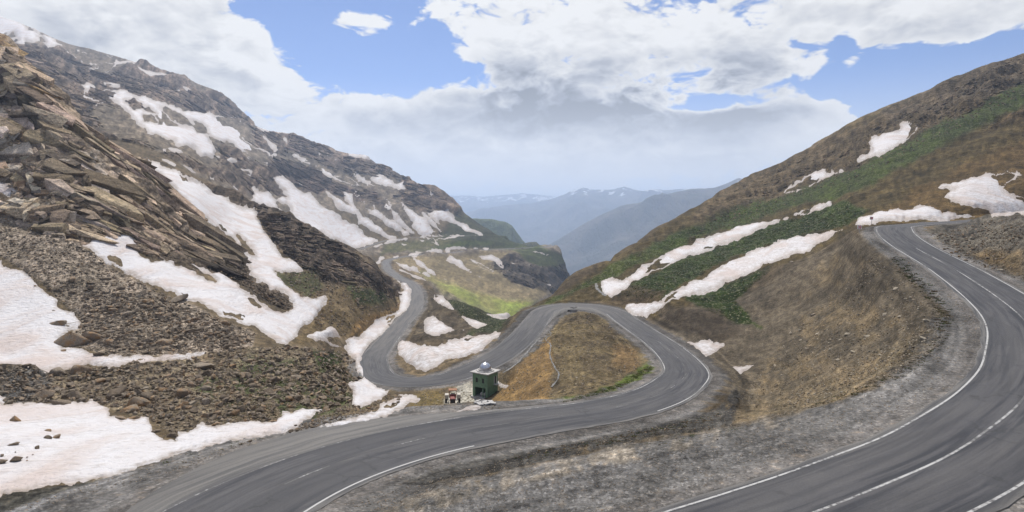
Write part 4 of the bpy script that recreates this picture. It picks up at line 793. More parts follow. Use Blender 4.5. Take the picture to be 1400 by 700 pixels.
me = bpy.data.meshes.new('valley_floor'); me.from_pydata(cs, [], [list(range(64))]); me.update()
set_attr(me, 'snowy', np.zeros(64)); set_attr(me, 'green_amount', np.zeros(64))
link('valley_floor', me, M_FAR, kind='structure', label='distant valley floor deep below the pass')
# ================================================================== haze
hb = 14200.0; zt, zb = 520.0, -1124.0
hv = [(x, y, z) for x in (-hb, hb) for y in (-hb, hb) for z in (zb, zt)]
hf = [(0, 1, 3, 2), (4, 6, 7, 5), (0, 4, 5, 1), (2, 3, 7, 6), (0, 2, 6, 4), (1, 5, 7, 3)]
me = bpy.data.meshes.new('haze'); me.from_pydata(hv, [], hf); me.update()
M_HAZE = bpy.data.materials.new('haze'); M_HAZE.use_nodes = True; T = NT(M_HAZE.node_tree)
for n_ in list(T.n): T.n.remove(n_)
pv = T.node('ShaderNodeVolumePrincipled'); pv.inputs['Color'].default_value = (.60, .75, 1.0, 1); pv.inputs['Density'].default_value = 1 / 6800.0
pv.inputs['Anisotropy'].default_value = 0.35
ou = T.node('ShaderNodeOutputMaterial'); T.l.new(pv.outputs[0], ou.inputs['Volume'])
M_HAZE.cycles.homogeneous_volume = True
link('haze', me, M_HAZE, kind='stuff', label='thin blue summer haze filling the valley air')
# ================================================================== where things stand
VPY = HY - F * VERT[..., 2] / VERT[..., 1]
def hit(px, py, dmin=0.0):
    """the point of the ground seen at picture position (px, py)"""
    j = int(np.clip(np.searchsorted(PXS, px), 1, NX - 1)); j = j if abs(PXS[j] - px) < abs(PXS[j - 1] - px) else j - 1
    c = VPY[:, j]; ok = (c <= py) & (DD[:, 0] > max(dmin, 9))
    if not ok.any(): return None
    i = int(ok.argmax()); 
    if i == 0: return None
    t = np.clip((c[i - 1] - py) / (c[i - 1] - c[i] + 1e-9), 0, 1); p = VERT[i - 1, j] * (1 - t) + VERT[i, j] * t
    return np.array([(px - 700) / F * p[1], p[1], p[2]], float), (i, j)
def ground_z(x, y):
    px = 700 + F * x / y; j = int(np.clip(np.searchsorted(PXS, px), 1, NX - 1)); i = int(np.clip(np.searchsorted(VS, math.log(y)), 1, NV - 1))
    tx = (px - PXS[j - 1]) / (PXS[j] - PXS[j - 1]); tv = (math.log(y) - VS[i - 1]) / (VS[i] - VS[i - 1])
    Z = VERT[..., 2]
    return float((Z[i - 1, j - 1] * (1 - tx) + Z[i - 1, j] * tx) * (1 - tv) + (Z[i, j - 1] * (1 - tx) + Z[i, j] * tx) * tv)
def in_poly(poly, n_):
    P = np.array(poly, float); lo, hi = P.min(0), P.max(0); out = []
    while len(out) < n_:
        q = rng.uniform(lo, hi); c = False
        for s_, e_ in zip(P, np.roll(P, -1, 0)):
            if (s_[1] > q[1]) != (e_[1] > q[1]) and q[0] < (e_[0] - s_[0]) * (q[1] - s_[1]) / (e_[1] - s_[1]) + s_[0]: c = not c
        if c: out.append(q)
    return out
import bmesh
from mathutils import Matrix, Vector, Euler
# ------------------------------------------------------------------ rocks
M_ROCK, T, b = new_mat('mountain_rock')
oi = T.node('ShaderNodeObjectInfo'); geo = T.node('ShaderNodeTexCoord')
wp = T.node('ShaderNodeNewGeometry').outputs['Position']
n1 = T.noise(wp, 1.3, 7, .65); n2 = T.noise(wp, 7, 6, .7); rnd = oi.outputs['Random']
ra = T.attr('shade'); rr = T.math('FRACT', T.math('ADD', rnd, ra))
c = T.mix(T.ramp(rr, .2, .9), rgb(.16, .125, .09), rgb(.27, .22, .165))
c = T.mix(T.math('MULTIPLY', T.ramp(rr, .55, .6), T.ramp(n1, .4, .65)), c, rgb(.25, .155, .08))
c = T.mix(T.ramp(T.math('FRACT', T.math('MULTIPLY', rr, 7.3)), .80, .9), c, rgb(.25, .205, .155))
c = T.vmath('SCALE', c, scale=T.math('ADD', T.ramp(n1, .25, .75, .55, 1.05, False), T.ramp(n2, .25, .75, -.1, .5, False)))
pal = T.attr('pale'); c = T.mix(pal, c, rgb(.40, .35, .27))
T.l.new(c, b.inputs['Base Color']); b.inputs['Roughness'].default_value = .92; spec(b, .15)
bump(T, b, T.math('ADD', n1, T.math('MULTIPLY', n2, .6)), .8, .25)
def rock_mesh(npts, seed, flat=.75, smooth_cut=0, pale=0.0, name='boulder', sq=.75):
    r = np.random.default_rng(seed); bm = bmesh.new()
    v = r.normal(size=(npts, 3)); v /= np.linalg.norm(v, axis=1)[:, None]; v = np.sign(v) * np.abs(v) ** sq
    v *= np.array([1, r.uniform(.65, .95), r.uniform(.6, .85) * flat / .75]) * r.uniform(.8, 1.08, (npts, 1))
    for p in v: bm.verts.new(p)
    res = bmesh.ops.convex_hull(bm, input=bm.verts); junk = list({g_ for g_ in res['geom_interior'] + res['geom_unused'] if isinstance(g_, bmesh.types.BMVert)})
    bmesh.ops.delete(bm, geom=junk, context='VERTS')
    if smooth_cut:
        bmesh.ops.bevel(bm, geom=list(bm.edges), offset=.07, segments=1, profile=.6, affect='EDGES')
    bmesh.ops.triangulate(bm, faces=bm.faces)
    me = bpy.data.meshes.new(name); bm.to_mesh(me); bm.free()
    set_attr(me, 'shade', np.full(len(me.vertices), r.uniform())); set_attr(me, 'pale', np.full(len(me.vertices), pale)); me.materials.append(M_ROCK)
    return me
BOULD = [rock_mesh(22, 300 + k_, .8, 1) for k_ in range(9)]
PALE = [rock_mesh(16, 340 + k_, .8, 1, .75, 'stone') for k_ in range(4)]
def place_rock(px, py, size_px, label, group=None, name='boulder', lib=BOULD, flat=1.0, sink=.25, wide=1.0, cat='boulder', rz=None, pick=None, dark=False):
    h_ = hit(px, py + size_px * .2)
    if h_ is None: return None
    p, ij = h_; s_ = size_px * .5 * p[1] / F
    lift = 0.0
    o = bpy.data.objects.new(name, lib[int(rng.integers(len(lib))) if pick is None else pick]); COL.objects.link(o)
    # stand on the snow slab where there is one
    sv = SDS[ij]
    if sv > 0: sm = sv * p[1] / F; Tm = .22 + .0022 * p[1]; lift = Tm * (1 - math.exp(-sm * .32 / Tm)) * .9
    o.location = (p[0], p[1], p[2] + lift + s_ * (.55 - sink) * .6)
    o.rotation_euler = (rng.uniform(-.35, .35), rng.uniform(-.35, .35), rng.uniform(0, 6.28) if rz is None else rz)
    o.scale = (s_ * wide, s_ * wide * rng.uniform(.8, 1.0), s_ * flat * rng.uniform(.75, 1.0))
    o['label'] = label; o['category'] = cat
    if group: o['group'] = group
    return o
GS = 'rocks lying on the snow at the lower left'
for (px, py, sz, lb, fl) in [
    (21, 576, 15, 'upright dark rock standing on the lower snowfield, highest of the loose ones', 1.2), (66, 592, 10, 'thin dark flake of rock on the snow just above the paired rocks', .5),
    (66, 602, 12, 'lower left rock of the touching pair on the snow', .8), (78, 600, 15, 'right rock of the touching dark pair on the snow', .9),
    (18, 611, 17, 'long slanting brown rock on the snow left of the pair', .45), (51, 616, 9, 'small narrow rock standing between the two big snow rocks', 1.2),
    (22, 630, 18, 'wide dark rock with pale top low on the snow near the left edge', .8), (3, 634, 14, 'black rock cut by the left edge of the photo on the snow', .7),
    (3, 627, 7, 'small dark rock right above the one cut by the left edge', .7), (37, 629.5, 4, 'tiny rock on the snow right of the wide dark rock', .7), (45, 626, 3, 'tiny pebble highest of the scatter beside the wide dark rock', .7), (37, 634, 3.5, 'tiny pebble lowest of the scatter beside the wide dark rock', .7), (21, 623, 3, 'tiny pebble above the wide dark rock', .7),
    (77, 442, 24, 'flat brown boulder alone on the upper left snowfield', .5), (72, 425.5, 9, 'thin dark stone on the upper snowfield above the flat boulder', .4), (92, 446, 6, 'little stone right of the flat boulder on the snow', .5),
    (87, 479.5, 10, 'blue grey stone on the snow below the big talus boulders', .6), (34, 498, 17, 'low brown rock in the snow at the foot of the left snowfield', .5), (48, 391, 4, 'tiny dark stone at the edge of the talus and upper snow', .6),
    (315, 431, 5, 'small dark stone on the snow right of the talus top', .7), (532, 444, 4, 'small dark stone on the snowbank beside the road', 1.2), (96, 577 + 60, 3, 'tiny pebble alone on the lower snowfield', .6)]:
    place_rock(px, py, sz, lb, GS, flat=fl, sink=.3)
for (px, py, sz, lb, fl, w_) in [
    (101, 460, 44, 'largest tan boulder at the foot of the talus, half in the snow', .85, 1.0), (129, 457, 34, 'second big boulder leaning behind the largest at the talus foot', 1.0, 1.0), (136, 481, 22, 'brown boulder on the snow edge below the two big ones', .7, 1),
    (245, 404, 26, 'long dark slab boulder on the top edge of the talus beside the long snowfield', .5, 1.1), (315, 472, 24, 'pale angular block on the right end of the talus', .8, 1), (308, 440, 17, 'rounded boulder on the talus edge against the snow', .9, 1),
    (225, 465, 22, 'pale topped boulder low in the middle of the talus', .9, 1), (200, 465, 14, 'rounded boulder left of the pale topped one in the talus', .9, 1), (182, 462, 16, 'blocky brown boulder in the lower talus', .8, 1), (99, 380, 14, 'dark block high on the left side of the talus', .8, 1), (145, 379, 16, 'flat dark slab in the upper talus', .5, 1),
    (175, 426, 18, 'pale slab tilted in the centre of the talus', .6, 1), (155, 421, 17, 'brown tilted slab left of the centre of the talus', .6, 1), (150, 466, 15, 'tan boulder right of the two biggest at the talus foot', .9, 1),
    (83, 556 - 8, 28, 'flat brown slab on the upper edge of the lower snowfield', .45, 1), (55, 537, 34, 'rusty brown boulder in the rock ridge at the left edge', .8, 1), (102, 536, 30, 'brown block in the left part of the rock ridge', .8, 1),
    (160, 535, 36, 'tallest rusty boulder of the rock ridge', 1.25, .9), (190, 548, 34, 'rounded grey brown boulder of the rock ridge above the snow', 1.0, 1), (178, 558, 26, 'cracked block at the lower rim of the rock ridge', .9, 1), (202, 540, 24, 'dark boulder on the right of the cracked blocks', 1.1, 1), (166, 570, 18, 'flat block at the snow edge under the cracked boulders', .6, 1), (184, 569, 16, 'small flat block beside the one at the snow edge', .6, 1),
    (108, 504, 30, 'dark jagged crag knob on the crest of the rock ridge', 1.2, 1), (78, 506, 26, 'lower dark knob left of the jagged crest rock', 1.0, 1), (250, 534, 28, 'grey boulder in the middle of the rock ridge', .8, 1), (278, 496, 36, 'broad pale grey outcrop boulder above the mossy rocks', .7, 1.1),
    (237, 594, 18, 'orange brown rock pointing into the snow at the tip of the rock ridge', 1.1, 1), (213, 588, 14, 'rounded rock at the lower rim of the ridge tip', .9, 1), (135, 528, 18, 'rusty block behind the tallest boulder', .8, 1), (112, 545, 14, 'small brown block above the lower snowfield', .8, 1), (292, 570, 16, 'brown rock at the snow line right of the ridge tip', .8, 1), (341, 602, 9, 'small brown stone on the gravel verge beside the snow', .9, 1),
    (475, 543, 12, 'tan boulder at the right end of the rock ridge beside the snow', .9, 1), (375, 575, 10, 'tan rock at the corner of the snow bay', .9, 1)]:
    place_rock(px, py, sz, lb, 'big boulders of the talus and the rock ridge', flat=fl, sink=.35, wide=w_)
TAL = [(90,385),(130,365),(215,400),(300,440),(345,465),(330,482),(160,485),(115,455),(110,435)]
RID = [(10,510),(130,508),(280,500),(390,485),(465,500),(480,550),(380,565),(300,575),(245,590),(205,565),(125,543),(15,545)]
for q in in_poly(TAL, 75): place_rock(q[0], q[1], rng.uniform(7, 14), 'angular brown rock lying among others in the grey brown talus', 'rocks of the talus cone', flat=.7)
for q in in_poly(RID, 120): place_rock(q[0], q[1], rng.uniform(7, 17), 'rough brown rock lying among others on the tumbled rock ridge', 'rocks of the tumbled ridge')
for k_ in range(46):
    t = rng.uniform(); q = np.array([390, 588]) * (1 - t) + np.array([548, 541]) * t
    q[1] += -6 * math.sin(t * 3.14) + rng.uniform(-4, 6) + 4; q[0] += rng.uniform(-3, 3)
    place_rock(q[0], q[1], rng.uniform(4, 8), 'tan stone set in the low embankment beside the snow strip', 'stones of the low embankment', name='embankment_stone', cat='stone')
for (px, py, sz, lb) in [(1112, 429, 11, 'rounded pale boulder alone in the middle of the right slope'), (1082, 455, 8, 'white stone on the slope below the lone rounded boulder'), (1117, 456, 9, 'flat pale stone right of the white stone on the slope'), (1224, 394, 10, 'flat cream stone near the grassy lip of the slope'),
    (1246, 406, 6, 'whitish stone just below the grassy lip of the slope'), (1239, 408, 6, 'small beige stone left of the whitish one under the lip'), (1215, 406, 8, 'beige stone in the upper right slope'), (1211, 429, 10, 'flat grey stone in the middle of the upper slope'), (1230, 432, 6, 'small pale stone right of the flat grey one'),
    (1268, 437, 12, 'cream slab close to the dark grass lip'), (1186, 459, 12, 'flat beige slab on the lower slope'), (1158, 456, 11, 'grey brown slab left of the beige slab'), (1167, 480, 11, 'pale boulder low on the right slope'), (1145, 491, 9, 'tan stone left of the low pale boulder'), (1262, 461, 12, 'tan slab at the foot of the dark grass'), (1083, 357, 7, 'light stone near the lower gully edge'), (854, 607, 5, 'white stone on the rim above the lower road'), (832, 612, 6, 'pale flat stone left of the white one on the rim'), (1329, 325, 9, 'tan rock on the bank inside the top hairpin'), (1367, 368, 8, 'beige rock on the lower right bank')]:
    place_rock(px, py, sz, lb, 'pale stones on the slope below the upper road', name='stone', lib=PALE, flat=.75, cat='stone')
for q in in_poly([(1010,545),(1100,440),(1190,350),(1280,430),(1275,475),(1190,525),(1060,565)], 60): place_rock(q[0], q[1], rng.uniform(3, 6), 'small pale stone scattered on the brown slope', 'small pale stones scattered below the upper road', name='stone', lib=PALE, cat='stone')
for q in in_poly([(1275,330),(1300,322),(1330,345),(1330,362),(1290,345)], 22): place_rock(q[0], q[1], rng.uniform(3, 6), 'small grey stone on the bank inside the top hairpin', 'stones on the bank inside the top hairpin', name='stone', cat='stone')
# countless smaller rubble, joined
def scatter(name, label, zones, seed, kinds=10, npts=9):
    lib = []
    for k_ in range(kinds):
        me = rock_mesh(npts, seed + k_, .8); V = np.empty(len(me.vertices) * 3, np.float32); me.vertices.foreach_get('co', V)
        Fc = np.empty(len(me.polygons) * 3, np.int32); me.polygons.foreach_get('vertices', Fc); lib.append((V.reshape(-1, 3), Fc.reshape(-1, 3))); bpy.data.meshes.remove(me)
    VV, FF, SS, PP, n0 = [], [], [], [], 0
    for poly, cnt, smin, smax, wmax, pale in zones:
        for q in in_poly(poly, cnt):
            h_ = hit(q[0], q[1])
            if h_ is None: continue
            p, ij = h_
            if SDS[ij] > -1 or RD[ij] < HW + .3: continue
            sp = smin * (smax / smin) ** (rng.uniform() ** 2.0); s_ = min(sp * .5 * p[1] / F, wmax)
            v, f_ = lib[int(rng.integers(kinds))]; a1, a2 = rng.uniform(0, 6.28), rng.uniform(-.6, .6)
            M_ = np.array(Euler((a2, rng.uniform(-.5, .5), a1)).to_matrix()); v = (v * [1, .9, .75]) @ M_.T * s_ + p + [0, 0, s_ * .18]
            VV.append(v); FF.append(f_ + n0); n0 += len(v); SS.append(np.full(len(v), rng.uniform())); PP.append(np.full(len(v), pale * rng.uniform(.2, 1)))
    V = np.vstack(VV); me = mesh_from(name, V, np.vstack(FF), False); set_attr(me, 'shade', np.concatenate(SS)); set_attr(me, 'pale', np.concatenate(PP))
    link(name, me, M_ROCK, kind='stuff', label=label)
scatter('talus_rubble', 'loose grey brown rubble of the talus slope', [([(0,288),(110,338),(215,397),(300,435),(350,455),(335,484),(283,484),(160,488),(85,470),(110,440),(60,390),(0,350)], 5200, 1.3, 6, 1.2, .25), ([(110,400),(200,400),(300,435),(345,458),(330,484),(160,488),(110,450)], 2600, 2, 11, 1.4, .2)], 400)
scatter('ridge_rubble', 'broken brown rubble covering the rock ridge', [([(0,500),(130,500),(280,488),(390,473),(470,480),(505,510),(490,560),(380,575),(250,604),(200,572),(125,550),(0,552)], 6500, 1.8, 12, 1.3, .15), ([(385,592),(450,566),(530,540),(550,538),(530,556),(470,580)], 700, 2, 6, .5, .3)], 430)
scatter('slope_rubble', 'scattered small stones on the brown slopes', [([(190,345),(320,330),(345,372),(415,425),(390,424),(320,385),(210,352)], 1300, 2, 6, 1.2, 0), ([(350,290),(487,346),(548,393),(548,430),(440,470),(400,400),(376,335)], 2600, 2, 6, 1.5, 0),
    ([(1010,545),(1100,440),(1190,350),(1290,430),(1290,475),(1190,535),(1060,572)], 2600, 1.6, 4.5, .3, .6), ([(1080,540),(1280,440),(1285,475),(1180,532),(1080,568)], 900, 2, 5, .25, .9), ([(1270,320),(1400,292),(1400,385),(1330,360)], 1200, 1.8, 5, .5, .1),
    ([(680,545),(745,455),(810,425),(885,490),(850,520),(760,545)], 1100, 1.5, 4, .35, .6), ([(470,690),(700,625),(990,560),(1060,572),(900,600),(700,642),(520,700)], 900, 1.5, 4, .2, .3), ([(940,320),(1180,180),(1400,70),(1400,130),(1180,240),(1000,310)], 1600, 1.6, 4.5, 2, 0),
    ([(450,700),(600,672),(800,622),(1000,585),(1180,540),(1300,470),(1340,480),(1240,560),(1050,640),(850,700)], 3800, 1.0, 3.2, .12, .5), ([(1185,325),(1215,330),(1330,430),(1340,480),(1300,440)], 500, 1.0, 3, .15, .5), ([(540,540),(620,530),(660,540),(655,558),(560,562)], 350, 1.5, 4, .4, .5), ([(0,700),(150,655),(350,600),(550,570),(700,552),(700,557),(550,577),(350,612),(160,668),(30,700)], 600, 1.5, 4, .2, .5)], 460)
def outcrops(name, label, zones, seed):
    lib = []
    for k_ in range(12):
        me = rock_mesh(11, seed + k_, .9, sq=.4); V = np.empty(len(me.vertices) * 3, np.float32); me.vertices.foreach_get('co', V)
        Fc = np.empty(len(me.polygons) * 3, np.int32); me.polygons.foreach_get('vertices', Fc); lib.append((V.reshape(-1, 3), Fc.reshape(-1, 3))); bpy.data.meshes.remove(me)
    VV, FF, TT, n0 = [], [], [], 0
    for poly, cnt, smin, smax, axis, el, dmin in zones:
        ax = np.array(axis, float); ax /= np.linalg.norm(ax)
        for q in in_poly(poly, cnt):
            h_ = hit(q[0], q[1], dmin)
            if h_ is None: continue
            p, ij = h_
            if SDS[ij] > -2.5 or ROCK[ij] < .45: continue
            nr_ = NRM[ij]; s_ = smin * (smax / smin) ** (rng.uniform() ** 1.7) * .5 * p[1] / F
            a = ax + rng.normal(size=3) * .22; a -= nr_ * (a @ nr_); a /= np.linalg.norm(a) + 1e-9; b_ = np.cross(nr_, a)
            v, f_ = lib[int(rng.integers(12))]
            v = (v[:, :1] * a * el * rng.uniform(.7, 1.2) + v[:, 1:2] * b_ * rng.uniform(.45, .8) + v[:, 2:] * nr_ * rng.uniform(.22, .6)) * s_ + p - nr_ * s_ * .10
            VV.append(v); FF.append(f_ + n0); n0 += len(v); TT.append(np.tile(TINT[ij] * rng.uniform(.75, 1.35) * np.array([1, rng.uniform(.95, 1.03), rng.uniform(.88, 1.05)]), (len(v), 1)))
    V = np.vstack(VV); me = mesh_from(name, V, np.vstack(FF), False); set_attr(me, 'tint', np.vstack(TT), 'FLOAT_COLOR')
    for a_, x_ in (('rock', .7), ('rubble', 0), ('grass', 0)): set_attr(me, a_, np.full(len(V), x_))
    link(name, me, M_LAND, kind='stuff', label=label)
CRAG = [(0,55),(35,80),(110,170),(205,232),(250,275),(300,320),(340,350),(345,375),(300,370),(190,345),(110,335),(60,314),(0,285)]
outcrops('crag_faces', 'fractured slabs and ledges of the near crag', [(CRAG, 2800, 5, 50, (.62, .15, -.76), 1.8, 100), (CRAG, 2600, 3, 14, (.5, .2, -.8), 1.3, 100), ([(350,279),(400,300),(487,347),(548,394),(548,412),(490,392),(415,366),(376,333)], 1500, 3, 14, (.8, .2, -.5), 1.7, 200),
    ([(335,350),(370,392),(405,405),(390,424),(320,385),(210,355)], 700, 3, 10, (.7, .1, -.6), 1.3, 100)], 500)
outcrops('cliff_faces', 'broken rock bands of the far mountain', [([(20,62),(150,95),(330,145),(400,182),(520,214),(585,250),(628,292),(560,290),(440,262),(350,270),(235,214),(100,162)], 5200, 3, 13, (.95, .2, -.25), 2.0, 350), ([(670,364),(745,345),(785,380),(784,408),(700,386)], 500, 2, 8, (.3, .2, -.9), 1.6, 500),
    ([(1000,262),(1400,76),(1400,125),(1180,225),(1060,272)], 900, 2, 9, (.8, .2, .5), 1.4, 200)], 540)
# ------------------------------------------------------------------ turf and roadside tufts
M_TUFT, T, b = new_mat('rough_turf')
tn = T.attr('shade'); c = T.mix(tn, rgb(.038, .055, .014), rgb(.095, .115, .03)); c = T.mix(T.attr('brown'), c, rgb(.14, .10, .055))
T.l.new(c, b.inputs['Base Color']); b.inputs['Roughness'].default_value = .9; spec(b, .1)
def tufts(name, label, zones):
    VV, FF, SS, BB, n0 = [], [], [], [], 0
    for poly, cnt, smin, smax, blades, brown in zones:
        for q in in_poly(poly, cnt):
            h_ = hit(q[0], q[1])
            if h_ is None: continue
            p, ij = h_
            if SDS[ij] > -2 or RD[ij] < HW + .6: continue
            s_ = rng.uniform(smin, smax) * .5 * p[1] / F
            a = rng.uniform(0, 6.28, blades); r_ = s_ * np.sqrt(rng.uniform(0, 1, blades)); hh = s_ * rng.uniform(.2, .55, blades) * (1 - .5 * r_ / s_)
            bx, by = p[0] + r_ * np.cos(a), p[1] + r_ * np.sin(a) * .8; w_ = s_ * .22; a2 = rng.uniform(0, 6.28, blades)
            z0 = p[2] - s_ * .12
            v = np.empty((blades, 3, 3)); v[:, 0] = np.c_[bx - w_ * np.cos(a2), by - w_ * np.sin(a2), np.full(blades, z0)]
            v[:, 1] = np.c_[bx + w_ * np.cos(a2), by + w_ * np.sin(a2), np.full(blades, z0)]; v[:, 2] = np.c_[bx + r_ * np.cos(a) * .5, by + r_ * np.sin(a) * .5, z0 + s_ * .12 + hh]
            VV.append(v.reshape(-1, 3)); FF.append(np.arange(blades * 3).reshape(-1, 3) + n0); n0 += blades * 3
            SS.append(np.full(blades * 3, rng.uniform())); BB.append(np.full(blades * 3, float(rng.uniform() < brown)))
    me = mesh_from(name, np.vstack(VV), np.vstack(FF), False); set_attr(me, 'shade', np.concatenate(SS)); set_attr(me, 'brown', np.concatenate(BB))
    link(name, me, M_TUFT, kind='stuff', label=label)
LIP = [(1215,347),(1228,352),(1245,372),(1275,395),(1292,420),(1304,435),(1300,450),(1288,475),(1260,500),(1225,520),(1180,538),(1120,555),(1100,562),(1100,557),(1170,532),(1225,508),(1262,485),(1284,455),(1285,430),(1262,400),(1235,380)]
tufts('roadside_grass', 'dark mats of grass along the edge of the gravel verge', [(LIP, 420, 2, 7, 16, .5), ([(1228,350),(1245,365),(1270,388),(1262,395),(1235,375)], 30, 4, 8, 26, .15), ([(1270,385),(1300,425),(1296,455),(1280,450),(1280,420)], 45, 4, 9, 26, .6),
    ([(760,552),(850,524),(892,496),(893,505),(850,530),(780,550)], 300, 3, 6, 16, .2), ([(700,622),(850,595),(985,565),(985,575),(850,604),(700,632)], 200, 3, 7, 20, .7), ([(120,660),(240,622),(380,592),(560,568),(560,572),(380,600),(240,632)], 60, 3, 7, 18, .3), ([(860,603),(960,588),(1040,580),(1040,585),(900,610)], 60, 3, 6, 16, .5)])
tufts('turf', 'clumpy dark green turf on the slopes', [([(800,392),(862,388),(940,350),(1060,302),(1150,280),(1185,290),(1150,312),(1060,334),(1000,354),(930,390),(905,408),(850,405)], 3800, 2, 5, 8, .12), ([(935,405),(1000,383),(1060,362),(1040,382),(1005,410),(1035,445),(1000,438),(960,422)], 1300, 2, 5, 8, .05),
    ([(860,352),(960,306),(1060,272),(1060,292),(940,332),(820,386),(720,426),(780,400)], 1500, 1.6, 4, 7, .2), ([(612,404),(650,420),(695,438),(660,458),(630,432)], 500, 1.6, 4, 7, .1), ([(300,505),(470,492),(490,545),(400,572),(300,575)], 1100, 3, 7, 9, .15), ([(485,397),(530,403),(522,418),(492,413)], 200, 2, 4, 7, .1), ([(425,482),(465,484),(466,500),(440,500)], 160, 2, 5, 8, 0), ([(380,376),(430,374),(440,390),(400,392)], 150, 2, 4, 7, .3), ([(745,455),(800,428),(830,440),(760,470)], 120, 2, 5, 8, .4), ([(690,545),(745,455),(810,425),(885,490),(850,520),(760,545)], 900, 1.3, 3.6, 7, .7), ([(1010,545),(1100,440),(1190,350),(1285,430),(1275,475),(1190,530),(1060,568)], 1500, 1.2, 3.6, 7, .7), ([(1000,310),(1180,225),(1400,130),(1400,290),(1180,300),(1060,330)], 1800, 1.2, 3.5, 7, .5), ([(380,480),(420,470),(500,450),(548,415),(500,395),(440,390),(415,430)], 700, 1.4, 4, 7, .6)])
# ------------------------------------------------------------------ small streams
M_WATER, T, b = new_mat('stream_water')
geo = T.node('ShaderNodeNewGeometry'); n1 = T.noise(geo.outputs['Position'], 2.2, 5, .7)
T.l.new(T.mix(T.ramp(n1, .54, .68), rgb(.07, .066, .058), rgb(.36, .35, .34)), b.inputs['Base Color']); b.inputs['Roughness'].default_value = .6
bump(T, b, n1, .5, .1)
def stream(label, pts, wd):
    P = []
    for px, py in catmull([(a_, b_) for a_, b_ in pts], 8):
        h_ = hit(px + rng.uniform(-1.1, 1.1), py)
        if h_: P.append(h_[0])
    P = np.array(P); 
    for _ in range(1): P[1:-1] = (P[:-2] + 2 * P[1:-1] + P[2:]) / 4
    N_, s_ = along(P); w_ = wd * (1 + .5 * np.sin(s_ * 1.7) * np.cos(s_ * .63))[:, None]
    L_ = P.copy(); L_[:, :2] += N_ * w_; R_ = P.copy(); R_[:, :2] -= N_ * w_; 
    for A_ in (L_, P, R_):
        for r_ in A_: r_[2] = max(ground_z(r_[0], r_[1]), r_[2]) + .07
    V = np.stack([L_, P + [0, 0, .03], R_], 1).reshape(-1, 3); i_ = np.arange(len(V)).reshape(-1, 3)
    Q = np.stack([i_[:-1, :-1], i_[:-1, 1:], i_[1:, 1:], i_[1:, :-1]], -1).reshape(-1, 4)[:, ::-1]
    link('stream', mesh_from('stream', V, Q), M_WATER, kind='structure', label=label)
stream('thin white stream running down the orange hill between the bends', [(750,452),(753,458),(746,463),(748,468),(753,472),(752,482),(754,493),(759,503),(764,512),(762,520),(755,530)], .11)
stream('wet stony ditch along the inner edge of the road', [(738,462),(728,473),(716,487),(708,496),(698,504),(688,510)], .2)
stream('trickle of meltwater from the upper gully onto the road', [(815,388),(816,394),(822,400),(828,405)], .5)
# ------------------------------------------------------------------ helper for built things
def box(bm, lo, hi, M=None):
    vs = [bm.verts.new((x, y, z)) for x in (lo[0], hi[0]) for y in (lo[1], hi[1]) for z in (lo[2], hi[2])]
    for f_ in ((0, 1, 3, 2), (4, 6, 7, 5), (0, 4, 5, 1), (2, 3, 7, 6), (0, 2, 6, 4), (1, 5, 7, 3)): bm.faces.new([vs[i_] for i_ in f_])
    if M is not None: bmesh.ops.transform(bm, matrix=M, verts=vs)
    return vs
def cyl(bm, r1, r2, h, seg, M):
    bmesh.ops.create_cone(bm, cap_ends=True, segments=seg, radius1=r1, radius2=r2, depth=h, matrix=M)
def part(name, mat, parent, build, bevel=0.0, smooth=False, label=None):
    bm = bmesh.new(); build(bm)
    if bevel: bmesh.ops.bevel(bm, geom=list(bm.edges), offset=bevel, segments=1, affect='EDGES')
    bmesh.ops.recalc_face_normals(bm, faces=bm.faces)
    me = bpy.data.meshes.new(name); bm.to_mesh(me); bm.free()
    if smooth:
        for p_ in me.polygons: p_.use_smooth = True
    return link(name, me, mat, parent, label=label)
def thing(name, loc, rz, label, cat, group=None):
    o = bpy.data.objects.new(name, None); COL.objects.link(o); o.location = loc; o.rotation_euler = (0, 0, rz)
    o['label'] = label; o['category'] = cat
    if group: o['group'] = group
    return o
def plain(name, ca, cb, scale, rough=.8, metal=0.0, bs=.3):
    m, T, b = new_mat(name); tc_ = T.node('ShaderNodeTexCoord'); n_ = T.noise(tc_.outputs['Object'], scale, 6, .65)
    T.l.new(T.mix(T.ramp(n_, .35, .65), rgb(*ca), rgb(*cb)), b.inputs['Base Color']); b.inputs['Roughness'].default_value = rough; b.inputs['Metallic'].default_value = metal
    bump(T, b, n_, bs, .03); return m
M_GREEN = plain('weathered_green_plaster', (.10, .17, .10), (.14, .22, .14), 2.5)
M_CONC = plain('weathered_concrete', (.30, .29, .27), (.44, .42, .40), 3)
M_DARK = plain('dark_interior', (.02, .02, .02), (.035, .033, .03), 3)
M_METAL = plain('dull_dome_metal', (.42, .43, .47), (.60, .61, .65), 1.5, .32, .9, .15)
M_WHITE = plain('chalky_white_paint', (.62, .60, .56), (.75, .73, .70), 4)
